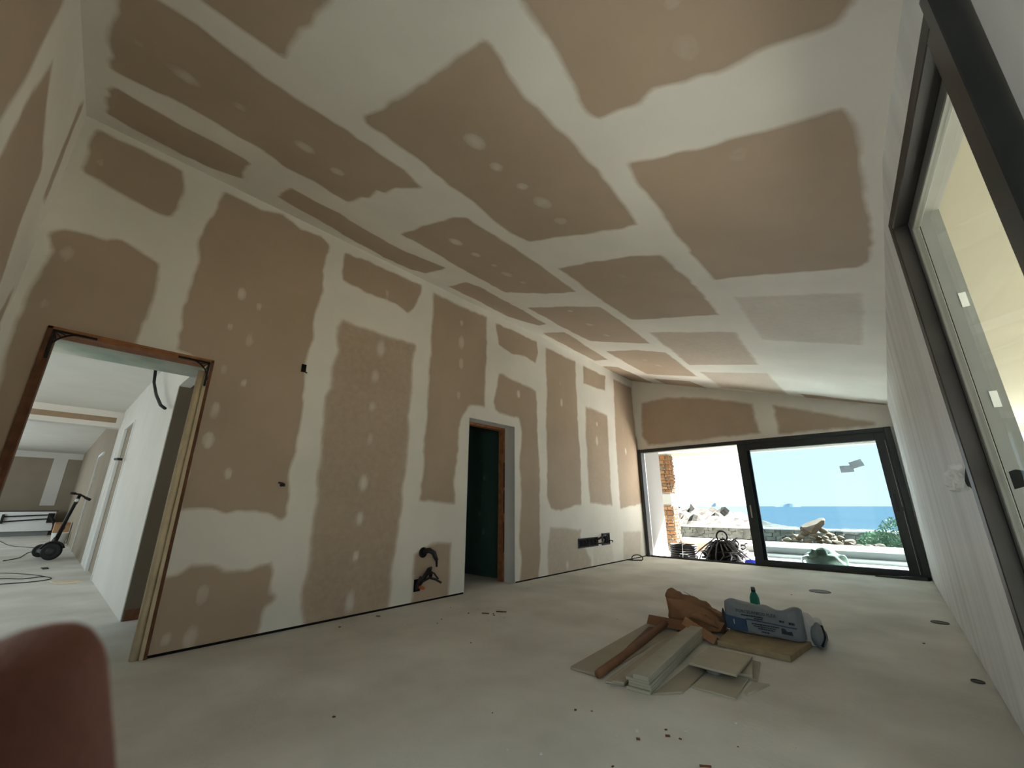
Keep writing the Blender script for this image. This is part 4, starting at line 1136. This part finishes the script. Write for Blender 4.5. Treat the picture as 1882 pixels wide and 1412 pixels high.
MB().prism([(.135, .05), (.205, .048), (.20, .072), (.17, .066), (.155, .085), (.137, .085)], -.004, .005, FM).build('print_emblem', M_bagt, cbag)
MB().prism([(-.27, .06), (-.258, .02), (-.252, .13), (-.262, .165), (-.272, .14)], -.004, .006, FM).build('bag_seam', M_bagt, cbag)
b2 = thing('cement_bag', (-.66, 4.15, 0), 'second pale grey bag slumped behind the right end of the cement bag', 'bag')
pillow(-.655, 4.14, .003, .20, .26, .175, .15, 'bag_body', M_bagw, b2, 5)
lump('bag_end', (-.575, 4.05, .085), .05, .09, .082, M_bag, b2, 6, .12, 6, 3, .002)
MB().tube([(-.56, 3.98, .03), (-.535, 4.0, .09), (-.55, 4.05, .15)], .012, 6).build('tie_strip', M_black, b2, smooth=True)

# teal bottle behind the bag
bt = thing('bottle', (-1.20, 5.02, 0), 'teal drinking bottle with a grey cap standing behind the cement bag', 'bottle')
BMx = Matrix.Translation((-1.20, 5.02, 0))
MB().lathe([(.040, 0), (.044, .006), (.044, .10), (.042, .118), (.030, .150), (.020, .166), (.018, .172)], 20, BMx).build('bottle_body', new_mat('teal_enamel', lin(30, 128, 112), .3, spec=.5), bt, smooth=True)
MB().lathe([(.0195, .168), (.0205, .170), (.0205, .182), (.0195, .184)], 18, BMx).build('neck_ring', M_black, bt)
MB().lathe([(.019, .183), (.020, .186), (.0195, .208), (.015, .213)], 18, BMx).build('cap', new_mat('grey_cap', lin(96, 98, 96), .4), bt, smooth=True)

# round floor lids
M_lid = new_mat('lid_metal', lin(104, 96, 84), .6, noise=.2)
for x, y, r_, lab in ((-.836, 6.576, .112, 'round dark lid flush in the floor in front of the sliding window'), (.135, 5.6, .062, 'small round lid flush in the floor beside the right wall'), (.19, 3.94, .03, 'tiny round lid flush in the floor, nearest along the right wall')):
    t = thing('drain_cover', (x, y, 0), lab, 'cover')
    Mx = Matrix.Translation((x, y, 0))
    MB().lathe([(r_, .0005), (r_, .004), (r_ * .86, .006), (r_ * .84, .0035), (.004, .0035)], 24, Mx).build('lid_plate', M_lid, t)
    MB().tube(ring_path(x, y, .005, r_ * .93, r_ * .93, n=24), .003, 5, cap=False).build('lid_rim', M_gray2, t)

# crumbs of plaster and chips of wood swept about the floor
rc2 = random.Random(31)
m = MB(); m2 = MB()
spots_f = [(-3.1, 3.2, .12), (-3.2, 2.9, .3), (-3.7, 2.0, .25), (-2.6, 2.6, 1.2), (-1.2, 1.9, .6), (-2.0, 5.2, 1.5), (-3.85, 5.5, .8), (-.6, 2.2, .5)]
for k in range(90):
    a, b, s_ = rc2.choice(spots_f)
    x, y = a + rc2.gauss(0, s_ * .5), b + rc2.gauss(0, s_ * .5)
    if x < -3.9 or x > .15 or y < .6: continue
    s = rc2.uniform(.002, .006)
    (m if rc2.random() < .6 else m2).box(-s * rc2.uniform(.8, 2.4), s, -s, s, 0, s * .8, Matrix.Translation((x, y, .0005)) @ Matrix.Rotation(rc2.uniform(0, 6), 4, 'Z'))
for p in ((-3.05, 3.25, .05, .01), (-3.12, 3.10, .035, .008), (-.75, 2.0, .022, .003), (-.95, 2.12, .010, .004), (-3.80, 2.35, .02, .006)):
    m2.box(-p[2], p[2], -p[3], p[3], 0, .006, Matrix.Translation((p[0], p[1], .0005)) @ Matrix.Rotation(.6, 4, 'Z'))
o = tag(m.build('plaster_crumbs', M_label, None), 'scattered white plaster crumbs on the concrete floor', 'debris', kind='stuff')
o = tag(m2.build('dark_chips', M_woodd, None), 'scattered dark chips and splinters on the concrete floor', 'debris', kind='stuff')

# ------------------------------------------------------------------ things in the corridor
sc = thing('kick_scooter', (-12.3, .33, 0), 'black folding electric kick scooter parked in the corridor', 'scooter')
def wheel(c, r_, name):
    Mx = Matrix.Translation(c) @ Matrix.Rotation(math.radians(65), 4, 'Z') @ Matrix.Rotation(math.pi / 2, 4, 'X')
    w = MB().lathe([(r_ * .55, -.028), (r_ * .8, -.032), (r_ * .97, -.022), (r_, 0), (r_ * .97, .022), (r_ * .8, .032), (r_ * .55, .028)], 28, Mx).build(name, M_rubber, sc, smooth=True)
    h = MB().lathe([(.02, -.036), (r_ * .5, -.03), (r_ * .5, .03), (.02, .036)], 16, Mx).build('hub', M_gray2, None, smooth=True)
    h.parent = w; 
    return w
A_ = Vector((-12.12, .32, 0)); Bk = Vector((-12.95, .19, 0))
wheel((A_.x, A_.y, .16), .155, 'wheel')
wheel((Bk.x, Bk.y, .13), .125, 'wheel')
d_ = (A_ - Bk).normalized(); n_ = Vector((-d_.y, d_.x, 0))
Mx = Matrix(((d_.x, n_.x, 0, Bk.x), (d_.y, n_.y, 0, Bk.y), (0, 0, 1, 0), (0, 0, 0, 1)))
MB().box(.12, .66, -.075, .075, .10, .17, Mx).build('deck', M_black, sc, bevel=.015)
MB().tube([(A_.x, A_.y, .16), (A_.x - .02, A_.y + .01, .34), (A_.x - .05, A_.y + .03, .44)], .035, 8).tube([Mx @ Vector((.62, 0, .15)), Mx @ Vector((.74, 0, .30)), (A_.x - .04, A_.y + .02, .40)], .04, 8).build('fork', M_black, sc, smooth=True)
MB().tube([(A_.x - .04, A_.y + .02, .38), (-12.1, .40, .80), (-12.1, .475, 1.20)], [.034, .028, .026], 8).build('steering_stem', M_black, sc, smooth=True)
MB().tube([(-12.14, .36, 1.235), (-12.1, .475, 1.215), (-12.04, .62, 1.12)], .018, 8).build('handlebar', M_black, sc, smooth=True)
MB().tube([(-12.06, .56, 1.155), (-12.03, .64, 1.11)], .025, 8).build('grip', M_rubber, sc, smooth=True)
MB().tube([(-12.12, .41, 1.23), (-12.15, .345, 1.24)], .025, 8).build('grip', M_rubber, sc, smooth=True)
MB().tube([(-12.08, .49, 1.19), (-12.02, .47, 1.05), (-12.04, .40, .90)], .007, 5).build('brake_cable', M_cable, sc, smooth=True)
MB().lathe([(.03, 0), (.035, .02), (.02, .05)], 12, Matrix.Translation((-12.06, .455, 1.10)) @ Matrix.Rotation(1.57, 4, 'Y')).build('headlight', M_label, sc)
MB().tube(ring_path(A_.x, A_.y, .16, .175, .175, (math.pi / 2, 0, math.radians(65)), 20)[1:10], .02, 6).build('mudguard', M_black, sc, smooth=True)

tr = thing('double_rail', (-22.17, -.2, .5), 'black double rail with end plates on the white low wall', 'rail')
MB().tube([(-22.15, -.78, .64), (-22.15, .30, .69)], .022, 6).tube([(-22.15, -.76, .48), (-22.15, .29, .56)], .022, 6).build('rail_bar', M_black, tr)
MB().box(-22.2, -22.1, -.80, -.74, .42, .72).build('end_plate', M_black, tr)
MB().box(-22.2, -22.1, .24, .40, .42, .74).tube([(-22.1, .30, .66), (-21.9, .44, .42), (-21.8, .50, .22)], .05, 6).build('end_bracket', M_black, tr)

def cord(name, pts, label, r_=.006):
    P_ = [Vector((a, b, r_)) for a, b in pts]
    out = []
    for i in range(len(P_) - 1):
        p0, p1, p2, p3 = P_[max(i - 1, 0)], P_[i], P_[i + 1], P_[min(i + 2, len(P_) - 1)]
        for k in range(6):
            t_ = k / 6
            out.append(.5 * ((2 * p1) + (p2 - p0) * t_ + (2 * p0 - 5 * p1 + 4 * p2 - p3) * t_ ** 2 + (3 * p1 - p0 - 3 * p2 + p3) * t_ ** 3))
    out.append(P_[-1])
    tag(MB().tube(out, r_, 6).build(name, M_cable, None, smooth=True), label, 'cable')
cord('floor_cable', [(-19.6, -.58), (-17.3, -.33), (-16.4, -.08), (-15.9, .21), (-16.2, .62)], 'thin cable curving across the bright floor of the far room', .008)
cord('floor_cable', [(-12.6, -.25), (-13.1, -.07), (-14.3, .03), (-14.95, .2)], 'thin cable running to the wheels of the scooter', .007)
cord('floor_cable', [(-9.7, -.6), (-9.59, -.16), (-9.35, .05), (-9.42, .24), (-9.06, .32), (-8.9, .13), (-8.95, -.14), (-8.9, -.6)], 'black cable looping back on the near corridor floor', .006)
cord('floor_cable', [(-10.6, -.6), (-10.4, -.18), (-9.84, .12), (-9.4, .27)], 'thin cable joining the loop on the corridor floor', .005)
cc = MB()
pc = [(-6.45, .55, 2.76), (-6.42, .58, 2.60), (-6.45, .60, 2.45), (-6.07, .61, 2.23), (-5.6, .62, 2.03), (-5.42, .64, 1.97)]
tag(MB().tube(pc, .016, 8).build('hanging_cable', M_cable, None, smooth=True), 'black cable arching down from the corridor ceiling', 'cable')
plate('wood_offcut', [(-8.75, .30), (-8.45, .35), (-8.35, .60), (-8.6, .58)], .001, .012, M_woodp, 'flat pale wood offcut on the corridor floor by the recess', 'offcut')
plate('trowel_blade', [(-10.75, .22), (-10.5, .24), (-10.5, .31), (-10.75, .30)], .001, .012, M_gray2, 'flat dark scrap on the corridor floor in front of the scooter', 'offcut')
bk = thing('bucket', (-16.5, .50, 0), 'white plastic bucket standing behind the scooter', 'bucket')
Mx = Matrix.Translation((-16.5, .50, 0))
MB().lathe([(.13, 0), (.16, .30), (.165, .31), (.155, .31), (.125, .02)], 20, Mx).build('bucket_body', M_label, bk, smooth=True)
MB().tube(ring_path(-16.5, .5, .30, .16, .16, (1.2, 0, 0), 20)[:11], .006, 6).build('bail', M_gray2, bk)
cbx = thing('carton', (-17.3, .50, 0), 'open cardboard carton behind the scooter against the end room wall', 'box')
MB().box(-17.5, -17.1, .36, .66, 0, .55).build('carton_body', new_mat('carton', lin(190, 150, 110), .85), cbx, bevel=.006)
MB().box(-17.1, -17.0, .36, .66, .54, .55).build('carton_flap', M_card2, cbx)
# door edges along the corridor wall, caught light put into their white
f_ = sempty('door_3')
MB().box(-14.05, -13.98, CY - .03, CY, 0, 2.15).build('jamb', M_label, f_)
MB().box(-14.0, -12.9, CY - .03, CY, 2.10, 2.16).build('head', M_label, f_)
MB().box(-9.80, -9.742, CY - .012, CY + .03, 0, 2.285).build('jamb', M_label, f_)
MB().box(-8.558, -8.50, CY - .012, CY + .03, 0, 2.285).build('jamb', M_label, f_)
MB().box(-10.42, -10.36, CY - .012, CY, 0, 2.75).build('corner_bead', M_label, f_)
tag(MB().tube([(-8.9, CY, 1.70), (-8.9, CY - .08, 1.70), (-8.35, CY - .08, 1.66)], .02, 6).build('wall_hook', M_cable, None), 'short dark hook on the corridor wall by the recess', 'hook')

# ------------------------------------------------------------------ the photographer's hand, a fingertip in front of the lens
hd_me = bpy.data.meshes.new('hand')
Vs = []; Es = []; Rs = []
def chain(pts, start=None):
    prev = start
    for p, r_ in pts:
        Vs.append(CAM_M @ Vector((p[0], p[1], -p[2]))); Rs.append(r_)
        if prev is not None: Es.append((prev, len(Vs) - 1))
        prev = len(Vs) - 1
    return prev
# camera frame: right, up, forward
chain([((-.086, -.275, .030), .024), ((-.086, -.205, .045), .027), ((-.084, -.150, .060), .022)])
root = 2
chain([((-.070, -.116, .060), .0120), ((-.0590, -.086, .0515), .0078), ((-.0538, -.056, .0460), .0072), ((-.0538, -.0270, .0444), .0069)], root)
chain([((-.098, -.138, .078), .0100), ((-.108, -.112, .088), .0085), ((-.110, -.090, .084), .0070)], root)
chain([((-.116, -.146, .074), .0095), ((-.130, -.122, .084), .0080), ((-.133, -.100, .080), .0066)], root)
chain([((-.124, -.166, .066), .0085), ((-.142, -.148, .076), .0070), ((-.148, -.130, .074), .0058)], root)
chain([((-.050, -.180, .050), .0120), ((-.032, -.156, .062), .0100), ((-.022, -.130, .070), .0082)], 1)
hd_me.from_pydata([tuple(v) for v in Vs], Es, [])
M_skin = new_mat('skin', lin(138, 88, 72), .6, noise=.15, scale=60, bump=.15, bscale=900)
M_skin.node_tree.nodes['Principled BSDF'].inputs['Subsurface Weight'].default_value = .15
M_skin.node_tree.nodes['Principled BSDF'].inputs['Subsurface Radius'].default_value = (.012, .004, .002)
hd_me.materials.append(M_skin)
hand = bpy.data.objects.new('hand', hd_me)
C.objects.link(hand)
sk = hand.modifiers.new('skin', 'SKIN'); sk.use_smooth_shade = True
for i, v in enumerate(hd_me.skin_vertices[0].data):
    v.radius = (Rs[i], Rs[i]); v.use_root = (i == root)
ss = hand.modifiers.new('sub', 'SUBSURF'); ss.levels = 2; ss.render_levels = 2
tag(hand, 'out of focus dark brown fingertip close to the lens at the lower left', 'hand')

# ------------------------------------------------------------------ light sampling portals at the openings
portal('portal_far_window', (-1.9, 8.9, 1.1), (math.radians(-90), 0, 0), 4.0, 2.2)
portal('portal_tall_window', (.40, 1.72, 1.1), (0, math.radians(90), 0), 2.2, 1.1)
portal('portal_added_opening', (-.875, -.64, 1.1), (math.radians(90), 0, 0), .91, 2.2)
portal('portal_corridor', (-8.0, -2.62, 1.2), (math.radians(90), 0, 0), 3.6, 2.4)
portal('portal_end_room', (-17, -3.22, 1.35), (math.radians(90), 0, 0), 9, 2.1)
